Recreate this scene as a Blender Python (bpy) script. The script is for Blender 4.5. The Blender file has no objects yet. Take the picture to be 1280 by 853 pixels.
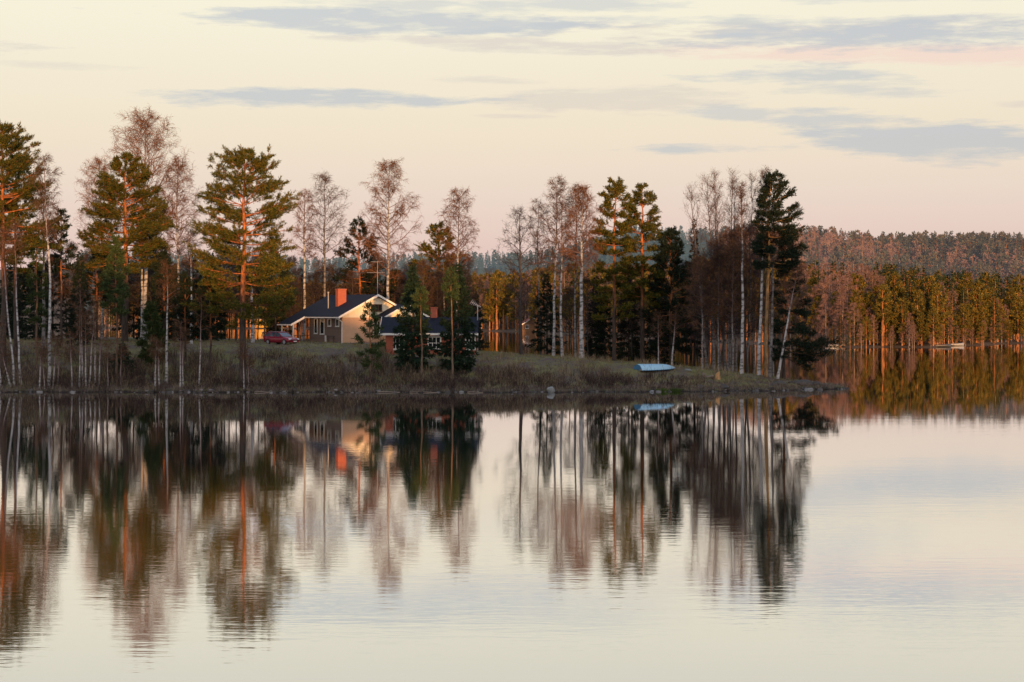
import bpy, bmesh, math, random
import numpy as np
from mathutils import Vector, Matrix

C = bpy.context.scene.collection
PI = math.pi
F = 2388.0            # focal length of the photo in its own pixels (1280 wide)
CAMZ = 8.0            # eye height above the lake
HZ = 390.0            # horizon row in the photo
random.seed(7)

def sm(t):
    t = np.clip(t, 0, 1)
    return t * t * (3 - 2 * t)
def smf(t):
    t = min(1.0, max(0.0, t))
    return t * t * (3 - 2 * t)
def wx(px, D): return (px - 640.0) / F * D
def wz(py, D): return CAMZ + (HZ - py) / F * D

# ------------------------------------------------------------------ object helpers
def tag(o, label=None, cat=None, group=None, kind=None):
    if label: o['label'] = label
    if cat: o['category'] = cat
    if group: o['group'] = group
    if kind: o['kind'] = kind
    return o
def empty(name, loc, rz=0.0):
    o = bpy.data.objects.new(name, None)
    C.objects.link(o)
    o.location = loc
    o.rotation_euler = (0, 0, rz)
    o.empty_display_size = 0.3
    return o
def link(name, me, parent=None):
    o = bpy.data.objects.new(name, me)
    C.objects.link(o)
    if parent: o.parent = parent
    return o
def copy_tree(o, parent=None):
    c = o.copy()
    C.objects.link(c)
    c.parent = parent
    for ch in list(o.children):
        copy_tree(ch, c)
    return c

# ------------------------------------------------------------------ material helpers
class NT:
    def __init__(s, tree): s.t = tree; s.n = tree.nodes; s.l = tree.links
    def node(s, typ, **kw):
        nd = s.n.new(typ)
        for k, v in kw.items():
            if hasattr(nd, k): setattr(nd, k, v)
            else: nd.inputs[k].default_value = v
        return nd
    def put(s, sock, val):
        if hasattr(val, 'is_linked') or hasattr(val, 'links'): s.l.new(val, sock)
        else: sock.default_value = val
    def math(s, op, a, b=None, c=None, clamp=False):
        nd = s.n.new('ShaderNodeMath'); nd.operation = op; nd.use_clamp = clamp
        s.put(nd.inputs[0], a)
        if b is not None: s.put(nd.inputs[1], b)
        if c is not None: s.put(nd.inputs[2], c)
        return nd.outputs[0]
    def mix(s, f, a, b, mode='MIX'):
        nd = s.n.new('ShaderNodeMix'); nd.data_type = 'RGBA'; nd.blend_type = mode
        s.put(nd.inputs[0], f)
        for i, v in ((6, a), (7, b)):
            if isinstance(v, tuple): v = (v + (1,))[:4]
            s.put(nd.inputs[i], v)
        return nd.outputs[2]
    def ramp(s, f, stops):
        nd = s.n.new('ShaderNodeValToRGB')
        cr = nd.color_ramp
        while len(cr.elements) < len(stops): cr.elements.new(0.5)
        for e, (p, c) in zip(cr.elements, stops):
            e.position = p
            e.color = (c if isinstance(c, tuple) else (c, c, c)) + ((1,) if not isinstance(c, tuple) or len(c) == 3 else ())
        s.put(nd.inputs[0], f)
        return nd.outputs[0]
    def noise(s, vec, scale, detail=3, rough=0.55, stretch=None):
        if stretch:
            mp = s.n.new('ShaderNodeMapping'); mp.inputs['Scale'].default_value = stretch
            s.l.new(vec, mp.inputs[0]); vec = mp.outputs[0]
        nd = s.n.new('ShaderNodeTexNoise')
        nd.inputs['Scale'].default_value = scale; nd.inputs['Detail'].default_value = detail
        nd.inputs['Roughness'].default_value = rough
        s.l.new(vec, nd.inputs['Vector'])
        return nd.outputs['Fac']
def newmat(name):
    m = bpy.data.materials.new(name); m.use_nodes = True
    t = NT(m.node_tree)
    b = m.node_tree.nodes['Principled BSDF']
    b.inputs['Specular IOR Level'].default_value = 0.2
    return m, t, b
def island_mat(name, stops, rough=0.8, haze=None):
    """leaf or twig colour that varies from one small piece to the next"""
    m, t, b = newmat(name)
    g = t.node('ShaderNodeNewGeometry')
    col = t.ramp(g.outputs['Random Per Island'], stops)
    oi = t.node('ShaderNodeObjectInfo')
    col = t.mix(t.math('MULTIPLY', oi.outputs['Random'], 0.35), col, tuple(x * 0.5 for x in stops[0][1]))
    t.l.new(col, b.inputs['Base Color'])
    b.inputs['Roughness'].default_value = rough
    b.inputs['Specular IOR Level'].default_value = 0.1
    if haze:      # faint glow painted on distant foliage in place of hazy air
        b.inputs['Emission Color'].default_value = haze + (1,); b.inputs['Emission Strength'].default_value = 1.0
    return m
def plain(name, col, rough=0.6, var=0.25, scale=3.0, spec=0.2, bump=0.0):
    m, t, b = newmat(name)
    tc = t.node('ShaderNodeTexCoord')
    n = t.noise(tc.outputs['Object'], scale, 4)
    c = t.mix(n, tuple(x * (1 - var) for x in col), tuple(min(1, x * (1 + var)) for x in col))
    t.l.new(c, b.inputs['Base Color'])
    b.inputs['Roughness'].default_value = rough
    b.inputs['Specular IOR Level'].default_value = spec
    if bump:
        bp = t.node('ShaderNodeBump'); bp.inputs['Strength'].default_value = bump
        t.l.new(t.noise(tc.outputs['Object'], scale * 6, 4), bp.inputs['Height'])
        t.l.new(bp.outputs[0], b.inputs['Normal'])
    return m
def board_mat(name, col, axis, pitch, dark=0.45, var=0.18):
    """painted boards or courses: repeated seams along one object axis"""
    m, t, b = newmat(name)
    tc = t.node('ShaderNodeTexCoord')
    sp = t.node('ShaderNodeSeparateXYZ'); t.l.new(tc.outputs['Object'], sp.inputs[0])
    q = t.math('DIVIDE', sp.outputs[axis], pitch)
    fr = t.math('FRACT', q)
    seam = t.math('LESS_THAN', fr, 0.14)
    wn = t.node('ShaderNodeTexWhiteNoise', noise_dimensions='1D')
    t.l.new(t.math('FLOOR', q), wn.inputs['W'])
    n = t.noise(tc.outputs['Object'], 2.0, 4)
    f = t.math('ADD', t.math('MULTIPLY', n, 0.6), t.math('MULTIPLY', wn.outputs[0], 0.4))
    c = t.mix(f, tuple(x * (1 - var) for x in col), tuple(min(1, x * (1 + var)) for x in col))
    c = t.mix(t.math('MULTIPLY', seam, dark), c, tuple(x * 0.35 for x in col))
    t.l.new(c, b.inputs['Base Color'])
    b.inputs['Roughness'].default_value = 0.75
    return m
def brick_mat(name, c1, c2, mortar, scale=1.0):
    m, t, b = newmat(name)
    tc = t.node('ShaderNodeTexCoord')
    sp = t.node('ShaderNodeSeparateXYZ'); t.l.new(tc.outputs['Object'], sp.inputs[0])
    cb = t.node('ShaderNodeCombineXYZ')
    t.l.new(t.math('ADD', sp.outputs[0], sp.outputs[1]), cb.inputs[0]); t.l.new(sp.outputs[2], cb.inputs[1])
    br = t.node('ShaderNodeTexBrick')
    br.inputs['Color1'].default_value = c1 + (1,); br.inputs['Color2'].default_value = c2 + (1,)
    br.inputs['Mortar'].default_value = mortar + (1,)
    br.inputs['Scale'].default_value = scale
    br.inputs['Brick Width'].default_value = 0.27; br.inputs['Row Height'].default_value = 0.085
    br.inputs['Mortar Size'].default_value = 0.012
    t.l.new(cb.outputs[0], br.inputs['Vector'])
    n = t.noise(tc.outputs['Object'], 1.5, 4)
    c = t.mix(t.math('MULTIPLY', n, 0.5), br.outputs[0], tuple(x * 0.55 for x in c1))
    t.l.new(c, b.inputs['Base Color'])
    b.inputs['Roughness'].default_value = 0.85
    return m
def glass_mat(name, col, rough=0.05):
    m, t, b = newmat(name)
    tc = t.node('ShaderNodeTexCoord')
    n = t.noise(tc.outputs['Object'], 0.9, 2)
    t.l.new(t.mix(n, tuple(x * 0.6 for x in col), tuple(x * 1.5 for x in col)), b.inputs['Base Color'])
    b.inputs['Roughness'].default_value = rough
    b.inputs['Specular IOR Level'].default_value = 0.5
    return m
def bark_birch(name, white=(0.50, 0.49, 0.49), brown=(0.17, 0.10, 0.085)):
    m, t, b = newmat(name)
    tc = t.node('ShaderNodeTexCoord')
    n1 = t.noise(tc.outputs['Object'], 1.0, 4, 0.6, (1.6, 1.6, 3.6))
    n2 = t.noise(tc.outputs['Object'], 0.8, 3)
    c = t.mix(n2, tuple(x * 0.75 for x in white), white)
    c = t.mix(t.ramp(n1, [(0.47, 0.0), (0.60, 0.88)]), c, (0.06, 0.052, 0.05))
    at = t.node('ShaderNodeAttribute', attribute_name='wh')
    c = t.mix(at.outputs['Fac'], brown, c)
    t.l.new(c, b.inputs['Base Color'])
    b.inputs['Roughness'].default_value = 0.8
    return m
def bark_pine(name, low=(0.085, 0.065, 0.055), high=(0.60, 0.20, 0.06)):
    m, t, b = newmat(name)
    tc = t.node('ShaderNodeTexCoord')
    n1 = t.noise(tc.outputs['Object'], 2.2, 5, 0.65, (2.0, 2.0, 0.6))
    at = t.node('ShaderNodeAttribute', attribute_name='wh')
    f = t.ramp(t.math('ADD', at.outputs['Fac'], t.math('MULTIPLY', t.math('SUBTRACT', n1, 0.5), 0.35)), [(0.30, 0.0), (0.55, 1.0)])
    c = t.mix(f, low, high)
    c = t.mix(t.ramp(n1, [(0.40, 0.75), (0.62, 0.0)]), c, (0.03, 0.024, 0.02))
    t.l.new(c, b.inputs['Base Color'])
    b.inputs['Roughness'].default_value = 0.85
    return m

M = {}
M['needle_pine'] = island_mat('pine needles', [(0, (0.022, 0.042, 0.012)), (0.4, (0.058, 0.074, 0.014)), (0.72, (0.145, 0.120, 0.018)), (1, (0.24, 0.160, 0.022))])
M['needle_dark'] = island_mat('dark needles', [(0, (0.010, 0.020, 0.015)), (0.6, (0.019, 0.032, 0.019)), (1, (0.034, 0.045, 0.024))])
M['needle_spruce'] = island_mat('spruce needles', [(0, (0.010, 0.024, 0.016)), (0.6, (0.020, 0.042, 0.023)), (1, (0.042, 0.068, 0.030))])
M['needle_young'] = island_mat('young pine needles', [(0, (0.028, 0.050, 0.020)), (0.6, (0.050, 0.080, 0.026)), (1, (0.088, 0.110, 0.040))])
M['twig'] = island_mat('birch twigs', [(0, (0.072, 0.038, 0.026)), (0.6, (0.135, 0.072, 0.042)), (1, (0.22, 0.125, 0.07))])
M['twig_dark'] = island_mat('alder twigs', [(0, (0.035, 0.028, 0.030)), (0.6, (0.065, 0.048, 0.046)), (1, (0.11, 0.08, 0.075))])
M['twig_rust'] = island_mat('rusty twigs', [(0, (0.11, 0.048, 0.024)), (0.6, (0.21, 0.092, 0.040)), (1, (0.32, 0.15, 0.065))])
M['bark_birch'] = bark_birch('birch bark')
M['bark_grey'] = bark_birch('grey birch bark', (0.24, 0.225, 0.22), (0.10, 0.075, 0.07))
M['bark_alder'] = bark_birch('alder bark', (0.07, 0.06, 0.058), (0.05, 0.04, 0.038))
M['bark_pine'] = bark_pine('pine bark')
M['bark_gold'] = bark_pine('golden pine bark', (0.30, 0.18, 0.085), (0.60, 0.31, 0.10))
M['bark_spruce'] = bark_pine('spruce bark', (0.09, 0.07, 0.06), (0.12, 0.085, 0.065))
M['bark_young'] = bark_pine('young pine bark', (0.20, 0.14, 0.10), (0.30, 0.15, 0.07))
M['brush'] = island_mat('bare brush', [(0, (0.032, 0.022, 0.020)), (0.5, (0.080, 0.055, 0.044)), (0.8, (0.17, 0.12, 0.082)), (1, (0.34, 0.26, 0.17))])
M['brush_dark'] = island_mat('dark willow brush', [(0, (0.028, 0.018, 0.020)), (0.6, (0.055, 0.037, 0.036)), (1, (0.10, 0.07, 0.055))])
M['grass'] = island_mat('spring grass', [(0, (0.095, 0.098, 0.030)), (0.5, (0.22, 0.20, 0.070)), (1, (0.42, 0.35, 0.18))])
M['reed'] = island_mat('dry reeds', [(0, (0.075, 0.058, 0.048)), (0.6, (0.15, 0.115, 0.09)), (1, (0.30, 0.24, 0.185))])
M['straw'] = island_mat('dry straw', [(0, (0.11, 0.08, 0.05)), (0.6, (0.26, 0.20, 0.125)), (1, (0.44, 0.35, 0.23))])
M['shore_stone'] = island_mat('shore stones', [(0, (0.05, 0.045, 0.042)), (0.7, (0.13, 0.12, 0.115)), (1, (0.26, 0.25, 0.245))])
M['moss'] = island_mat('green tuft', [(0, (0.04, 0.07, 0.015)), (1, (0.10, 0.15, 0.035))])
M['roof'] = board_mat('dark slate blue roofing', (0.007, 0.010, 0.020), 0, 0.35, 0.5, 0.25)
M['roof_y'] = board_mat('dark roofing courses', (0.007, 0.010, 0.020), 1, 0.35, 0.5, 0.25)
M['brick_tan'] = brick_mat('tan brick', (0.78, 0.47, 0.28), (0.70, 0.41, 0.25), (0.6, 0.43, 0.31))
M['brick_red'] = brick_mat('red brick', (0.50, 0.11, 0.055), (0.40, 0.085, 0.045), (0.36, 0.20, 0.15))
M['board_grey'] = board_mat('weathered brown boarding', (0.21, 0.145, 0.115), 2, 0.16, 0.5)
M['board_cream'] = board_mat('cream vertical boarding', (0.88, 0.78, 0.60), 0, 0.16, 0.35, 0.08)
M['white'] = plain('white paint', (0.82, 0.80, 0.75), 0.5, 0.08)
M['stone'] = plain('foundation stone', (0.28, 0.27, 0.27), 0.9, 0.35, 5)
M['pane'] = glass_mat('window glass', (0.016, 0.018, 0.022))
M['brown_frame'] = plain('brown frame', (0.13, 0.06, 0.025), 0.6)
M['metal'] = plain('grey metal', (0.30, 0.31, 0.33), 0.45, 0.15, 3, 0.4)
M['metal_dark'] = plain('dark metal', (0.06, 0.06, 0.065), 0.4, 0.15, 3, 0.5)
M['wood'] = plain('weathered wood', (0.19, 0.155, 0.125), 0.85, 0.3, 4)
M['wood_cut'] = plain('fresh cut wood', (0.46, 0.26, 0.12), 0.7, 0.2, 5)
M['wood_rail'] = plain('stained rail wood', (0.20, 0.085, 0.04), 0.7, 0.2, 5)
M['car'] = plain('dark red car paint', (0.24, 0.012, 0.03), 0.22, 0.08, 1, 0.6)
M['car_glass'] = glass_mat('car glass', (0.05, 0.07, 0.09), 0.03)
M['tyre'] = plain('tyre rubber', (0.018, 0.018, 0.019), 0.8)
M['lamp'] = plain('clear lamp glass', (0.62, 0.64, 0.66), 0.15, 0.05, 2, 0.6)
M['lamp_red'] = plain('red lamp glass', (0.30, 0.015, 0.015), 0.2, 0.05, 2, 0.6)
M['boat'] = plain('pale blue boat paint', (0.33, 0.56, 0.71), 0.5, 0.15, 2)
M['boat_shaded'] = plain('shaded boat blue', (0.055, 0.17, 0.30), 0.5, 0.15, 2)  # darkened boat blue: shade painted into the transom, also used for the rim
M['rock'] = plain('grey boulder', (0.20, 0.21, 0.21), 0.9, 0.5, 3, 0.2, 0.4)
M['rock_dark'] = plain('dark wet stone', (0.06, 0.055, 0.05), 0.7, 0.5, 3, 0.3, 0.4)
M['yellow'] = board_mat('yellow boarding', (0.62, 0.36, 0.07), 0, 0.3, 0.3)
M['red_roof'] = plain('red roofing', (0.24, 0.06, 0.045), 0.8)
M['log_wall'] = board_mat('brown log wall', (0.24, 0.13, 0.07), 2, 0.3, 0.5)

# ------------------------------------------------------------------ quad mesh builder
class G:
    def __init__(s): s.V = []; s.Q = []; s.M = []; s.W = []; s.n = 0; s.S = []
    def add(s, V, Q, mi=0, wh=None, smooth=False):
        V = np.asarray(V, dtype=np.float32).reshape(-1, 3); Q = np.asarray(Q, dtype=np.int32).reshape(-1, 4)
        s.V.append(V); s.Q.append(Q + s.n); s.M.append(np.full(len(Q), mi, np.int32))
        s.S.append(np.full(len(Q), smooth, bool))
        s.W.append(np.ones(len(V), np.float32) if wh is None else np.asarray(wh, np.float32).reshape(-1))
        s.n += len(V)
    def arrays(s):
        return np.concatenate(s.V), np.concatenate(s.Q), np.concatenate(s.M), np.concatenate(s.W), np.concatenate(s.S)
    def mesh(s, name, mats):
        V, Q, Mi, W, S = s.arrays()
        me = bpy.data.meshes.new(name)
        me.vertices.add(len(V)); me.vertices.foreach_set('co', V.ravel())
        me.loops.add(Q.size); me.loops.foreach_set('vertex_index', Q.ravel())
        me.polygons.add(len(Q))
        me.polygons.foreach_set('loop_start', np.arange(0, Q.size, 4, dtype=np.int32))
        me.polygons.foreach_set('loop_total', np.full(len(Q), 4, np.int32))
        for m in mats: me.materials.append(m)
        me.polygons.foreach_set('material_index', Mi)
        me.polygons.foreach_set('use_smooth', S)
        a = me.attributes.new('wh', 'FLOAT', 'POINT'); a.data.foreach_set('value', W)
        me.update(calc_edges=True)
        return me

def unit(v): return v / np.maximum(np.linalg.norm(v, axis=-1, keepdims=True), 1e-9)

def polylines(rng, O, D, L, k, bend=(0, 0, 0), wob=0.0):
    """curved lines from O along D of length L with k points"""
    N = len(O)
    P = np.zeros((N, k, 3)); P[:, 0] = O
    d = unit(D.copy()); step = (L / (k - 1))[:, None]
    bend = np.asarray(bend, dtype=float)
    if bend.ndim == 1: bend = np.tile(bend, (N, 1))
    for i in range(1, k):
        P[:, i] = P[:, i - 1] + d * step
        d = unit(d + bend / (k - 1) + rng.normal(0, 1, (N, 3)) * wob)
    return P
def tubes(g, P, R, n, mi=0, wh=None, smooth=True):
    N, k, _ = P.shape
    t = unit(P[:, -1] - P[:, 0])
    ref = np.where(np.abs(t[:, 2:3]) > 0.9, np.array([[1.0, 0.13, 0]]), np.array([[0, 0, 1.0]]))
    a = unit(np.cross(t, ref)); b = np.cross(t, a)
    th = np.arange(n) / n * 2 * PI
    off = (np.cos(th)[None, :, None] * a[:, None] + np.sin(th)[None, :, None] * b[:, None])   # N,n,3
    V = P[:, :, None, :] + R[:, :, None, None] * off[:, None]
    idx = np.arange(N * k * n).reshape(N, k, n)
    A = idx[:, :-1]; B = idx[:, 1:]
    Q = np.stack([A, np.roll(A, -1, 2), np.roll(B, -1, 2), B], -1)
    w = None
    if wh is not None: w = np.repeat(np.asarray(wh).reshape(N, k), n, axis=1).ravel()
    g.add(V, Q, mi, w, smooth)
def blades(g, rng, O, D, L, W, mi=0):
    """diamond shaped leaf pieces"""
    N = len(O)
    D = unit(D)
    s = unit(np.cross(D, rng.normal(0, 1, (N, 3)))) * (W * 0.5)[:, None]
    mid = O + D * (L * 0.5)[:, None]
    V = np.stack([O, mid + s, O + D * L[:, None], mid - s], 1)
    g.add(V, np.arange(N * 4).reshape(N, 4), mi)
def children(rng, P, R, per, t0, t1, spread, up, outw=None):
    """origins, directions, parent radius of `per` side shoots on every parent line"""
    N, k, _ = P.shape
    idx = np.repeat(np.arange(N), per)   # per: one number, or one per parent
    t = rng.uniform(t0, t1, len(idx)) * (k - 1)
    i = np.minimum(t.astype(int), k - 2); f = (t - i)[:, None]
    O = P[idx, i] * (1 - f) + P[idx, i + 1] * f
    r = R[idx, i] * (1 - f[:, 0]) + R[idx, i + 1] * f[:, 0]
    tan = unit(P[idx, i + 1] - P[idx, i])
    rnd = unit(rng.normal(0, 1, (len(idx), 3)))
    rnd = unit(rnd - tan * np.sum(rnd * tan, 1, keepdims=True))
    D = unit(tan + rnd * spread + np.array([0, 0, up]))
    return O, D, r, t / (k - 1), idx

def trunk_line(rng, H, lean, k=14, wob=0.012, bow=0.0):
    t = np.linspace(0, 1, k)
    P = np.zeros((k, 3)); P[:, 2] = H * t
    w = np.cumsum(rng.normal(0, wob, (k, 2)), 0) * H / k * 3
    w -= w[0]
    P[:, :2] = w
    P[:, 0] += lean[0] * (t + bow * t * (1 - t)); P[:, 1] += lean[1] * t
    return P

def branch_origins(rng, T, H, n, c0, c1, pw=1.0):
    hf = c0 + (c1 - c0) * (np.arange(n) + rng.uniform(0, 1, n)) / n
    hf = c0 + (c1 - c0) * ((hf - c0) / (c1 - c0)) ** pw
    k = len(T); t = hf * (k - 1); i = np.minimum(t.astype(int), k - 2); f = (t - i)[:, None]
    return hf, T[i] * (1 - f) + T[i + 1] * f

# ------------------------------------------------------------------ trees (each returns trunk G, crown G)
def gen_birch(seed, H, r0, c0, hw, n1=34, n2=8, n3=9, droop=0.5, lean=(0, 0), rise=0.9, fine=1, prof=None, twr=0.015, bow=0.0, forks=0):
    rng = np.random.default_rng(seed)
    gt, gc = G(), G()
    T = trunk_line(rng, H, lean, bow=bow)
    tt = np.linspace(0, 1, len(T))
    R = r0 * (1 - tt) ** 0.85 + 0.012
    R[0] *= 1.25
    whf = lambda r: np.clip((r - 0.038) / 0.05, 0, 1)
    tubes(gt, T[None], R[None], 8, 0, whf(R)[None])
    prof = prof or [(0, 0.55), (0.25, 1.0), (0.6, 0.85), (0.85, 0.5), (1, 0.15)]
    hf, O = branch_origins(rng, T, H, n1, c0, 0.985)
    u = (hf - c0) / (1 - c0)
    L = hw * np.interp(u, [p[0] for p in prof], [p[1] for p in prof]) * rng.uniform(0.7, 1.15, n1) * 1.15
    L = np.maximum(L, 0.5)
    az = np.arange(n1) * 2.39996 + rng.uniform(-0.5, 0.5, n1)
    el = np.radians(25 + 40 * u * 0.6) * rise + rng.normal(0, 0.13, n1)
    D = np.stack([np.cos(az) * np.cos(el), np.sin(az) * np.cos(el), np.sin(el)], 1)
    P1 = polylines(rng, O, D, L * 1.15, 6, (0, 0, 0.55 * rise), 0.08)
    rb = np.interp(hf, tt, R)
    R1 = np.linspace(1, 0.16, 6)[None] * np.minimum(rb * 0.55, 0.02 + L * 0.013)[:, None]
    tubes(gt, P1, R1, 5, 0, whf(R1) * 0.6)
    O2, D2, r2, t2, id2 = children(rng, P1, R1, n2, 0.15, 1.0, 0.9, 0.15)
    L2 = L[id2] * (0.55 - 0.28 * t2) * rng.uniform(0.6, 1.25, len(O2)) + 0.25
    P2 = polylines(rng, O2, D2, L2, 5, (0, 0, 0.25 - droop * 0.5), 0.12)
    R2 = np.linspace(1, 0.3, 5)[None] * np.clip(r2 * 0.7, 0.010, 0.03)[:, None]
    tubes(gc, P2, R2, 3, 0, np.zeros_like(R2))
    O3, D3, r3, t3, id3 = children(rng, P2, R2, n3, 0.1, 1.0, 0.9, -0.1)
    L3 = rng.uniform(0.35, 0.95, len(O3)) * (0.5 + 0.25 * hw / 2.5)
    P3 = polylines(rng, O3, D3, L3, 4, (0, 0, -droop * 1.4), 0.15)
    R3 = np.linspace(1, 0.35, 4)[None] * np.full(len(O3), twr)[:, None] * rng.uniform(0.7, 1.2, (len(O3), 1))
    tubes(gc, P3, R3, 3, 0, np.zeros_like(R3))
    if fine:
        O4, D4, r4, t4, id4 = children(rng, P3, R3, fine, 0.2, 1.0, 0.8, -0.15 * droop)
        blades(gc, rng, O4, D4 + np.array([0, 0, -droop * 0.5]), rng.uniform(0.25, 0.55, len(O4)), np.full(len(O4), twr * 1.4))
    return gt, gc

def gen_pine(seed, H, r0, c0, hw, n1=46, n2=8, n3=4, nb=9, lean=(0, 0), prof=None, el=(-12, 55), bias=None, blade=(0.22, 0.42), bw=0.070, limbs=(), stubs=10, bow=0.0, dens=1.15, tiers=0):
    rng = np.random.default_rng(seed)
    gt, gc = G(), G()
    T = trunk_line(rng, H, lean, bow=bow)
    tt = np.linspace(0, 1, len(T))
    R = r0 * (1 - tt) ** 0.75 + 0.015
    R[0] *= 1.2
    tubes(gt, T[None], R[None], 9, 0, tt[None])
    prof = prof or [(0, 0.6), (0.2, 1.0), (0.45, 0.9), (0.7, 0.65), (0.9, 0.38), (1, 0.12)]
    hf, O = branch_origins(rng, T, H, n1, c0, 0.99, 0.9)
    if tiers:   # whorls: branches come in storeys
        hf = c0 + (0.985 - c0) * np.round((hf - c0) / (0.985 - c0) * tiers) / tiers + rng.normal(0, 0.0035, n1)
        hf = np.clip(hf, c0 * 0.97, 0.995)
        O = np.stack([np.interp(hf, tt, T[:, j]) for j in range(3)], 1)
    u = np.clip((hf - c0) / (1 - c0), 0, 1)
    az = np.arange(n1) * 2.39996 + rng.uniform(-0.6, 0.6, n1)
    L = hw * np.interp(u, [p[0] for p in prof], [p[1] for p in prof]) * rng.uniform(0.80, 1.25, n1)
    if bias:
        L = L * (1 + bias * np.cos(az))
    L = np.maximum(L, 0.35)
    e = np.radians(el[0] + (el[1] - el[0]) * u ** 1.3) + rng.normal(0, 0.12, n1)
    for (lz, ll, la, le) in limbs:
        O = np.vstack([O, [[np.interp(lz / H, tt, T[:, 0]), np.interp(lz / H, tt, T[:, 1]), lz]]])
        L = np.append(L, ll); az = np.append(az, la); e = np.append(e, le); hf = np.append(hf, lz / H)
    D = np.stack([np.cos(az) * np.cos(e), np.sin(az) * np.cos(e), np.sin(e)], 1)
    P1 = polylines(rng, O, D, L, 6, (0, 0, 0.35), 0.07)
    R1 = np.linspace(1, 0.2, 6)[None] * np.minimum(np.interp(hf, tt, R) * 0.45, 0.02 + L * 0.014)[:, None]
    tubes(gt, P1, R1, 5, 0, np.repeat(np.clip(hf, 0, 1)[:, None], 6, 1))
    if stubs:
        hs, Os = branch_origins(rng, T, H, stubs, c0 * 0.45, max(c0, 0.2))
        az = rng.uniform(0, 2 * PI, stubs); ee = rng.uniform(-0.35, 0.15, stubs)
        Ds = np.stack([np.cos(az) * np.cos(ee), np.sin(az) * np.cos(ee), np.sin(ee)], 1)
        Ps = polylines(rng, Os, Ds, rng.uniform(0.3, 0.5, stubs) * hw, 4, (0, 0, -0.2), 0.15)
        tubes(gt, Ps, np.linspace(0.022, 0.008, 4)[None].repeat(stubs, 0), 4, 0, np.zeros((stubs, 4)))
    per = np.maximum(3, np.round(n2 * dens * (L / L.mean()) ** 1.1)).astype(int)
    O2, D2, r2, t2, id2 = children(rng, P1, R1, per, 0.22, 1.0, 0.85, 0.1)
    D2[:, 2] *= (0.30 if tiers else 0.55); D2 = unit(D2)
    L2 = (L[id2] * (0.50 - 0.30 * t2)) * rng.uniform(0.6, 1.2, len(O2)) + 0.22
    P2 = polylines(rng, O2, D2, L2, 4, (0, 0, 0.4), 0.12)
    R2 = np.linspace(1, 0.5, 4)[None] * np.full(len(O2), 0.014)[:, None]
    tubes(gc, P2, R2, 3, 1, np.full_like(R2, 0.6))
    O3, D3, r3, t3, id3 = children(rng, P2, R2, n3, 0.25, 1.0, 0.7, 0.25)
    O3 = np.vstack([O3, P2[:, -1], P1[:, -1]]); D3 = np.vstack([D3, unit(P2[:, -1] - P2[:, -2]), unit(P1[:, -1] - P1[:, -2])])
    ib = np.repeat(np.arange(len(O3)), nb)
    dd = unit(D3[ib] * 0.8 + rng.normal(0, 0.62, (len(ib), 3)) + np.array([0, 0, 0.28]))
    oo = O3[ib] + D3[ib] * rng.uniform(-0.18, 0.22, (len(ib), 1))
    blades(gc, rng, oo, dd, rng.uniform(blade[0], blade[1], len(ib)), rng.uniform(0.7, 1.3, len(ib)) * bw, 0)
    return gt, gc

def gen_spruce(seed, H, r0, c0, hw, n1=110, n2=13, nb=5, prof=None, blade=(0.24, 0.44), bw=0.10, lean=(0, 0), ragged=0.25, el=(-22, 42)):
    rng = np.random.default_rng(seed)
    gt, gc = G(), G()
    T = trunk_line(rng, H, lean, wob=0.004)
    tt = np.linspace(0, 1, len(T))
    R = r0 * (1 - tt) ** 0.9 + 0.012
    tubes(gt, T[None], R[None], 8, 0, tt[None])
    prof = prof or [(0, 0.8), (0.12, 1.0), (0.5, 0.62), (0.8, 0.27), (1, 0.04)]
    hf, O = branch_origins(rng, T, H, n1, c0, 0.995, 0.92)
    u = (hf - c0) / (1 - c0)
    az = np.arange(n1) * 2.39996 + rng.uniform(-0.5, 0.5, n1)
    L = hw * 1.1 * np.interp(u, [p[0] for p in prof], [p[1] for p in prof]) * rng.uniform(1 - ragged, 1 + ragged, n1)
    L = np.maximum(L, 0.15)
    e = np.radians(el[0] + (el[1] - el[0]) * u ** 1.2) + rng.normal(0, 0.10, n1)
    D = np.stack([np.cos(az) * np.cos(e), np.sin(az) * np.cos(e), np.sin(e)], 1)
    P1 = polylines(rng, O, D, L, 5, (0, 0, 0.30), 0.04)
    R1 = np.linspace(1, 0.25, 5)[None] * np.minimum(0.030, 0.008 + L * 0.010)[:, None]
    tubes(gc, P1, R1, 3, 1, np.full_like(R1, 0.3))
    per = np.maximum(3, np.round(n2 * (L / L.mean()) ** 1.1)).astype(int)
    O2, D2, r2, t2, id2 = children(rng, P1, R1, per, 0.15, 1.0, 0.9, 0.0)
    D2[:, 2] = D2[:, 2] * 0.4 - 0.12; D2 = unit(D2)
    L2 = L[id2] * (0.42 - 0.30 * t2) * rng.uniform(0.6, 1.2, len(O2)) + 0.10
    ib = np.repeat(np.arange(len(O2)), nb)
    f = rng.uniform(0, 1, len(ib))
    oo = O2[ib] + D2[ib] * (L2[ib] * f)[:, None] - np.array([0, 0, 0.06]) * f[:, None]
    dd = unit(D2[ib] * 0.9 + rng.normal(0, 0.40, (len(ib), 3)) + np.array([0, 0, -0.30]))
    blades(gc, rng, oo, dd, rng.uniform(blade[0], blade[1], len(ib)) * (0.7 + 0.3 * np.minimum(hw, 2) / 2), rng.uniform(0.7, 1.4, len(ib)) * bw, 0)
    return gt, gc

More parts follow.
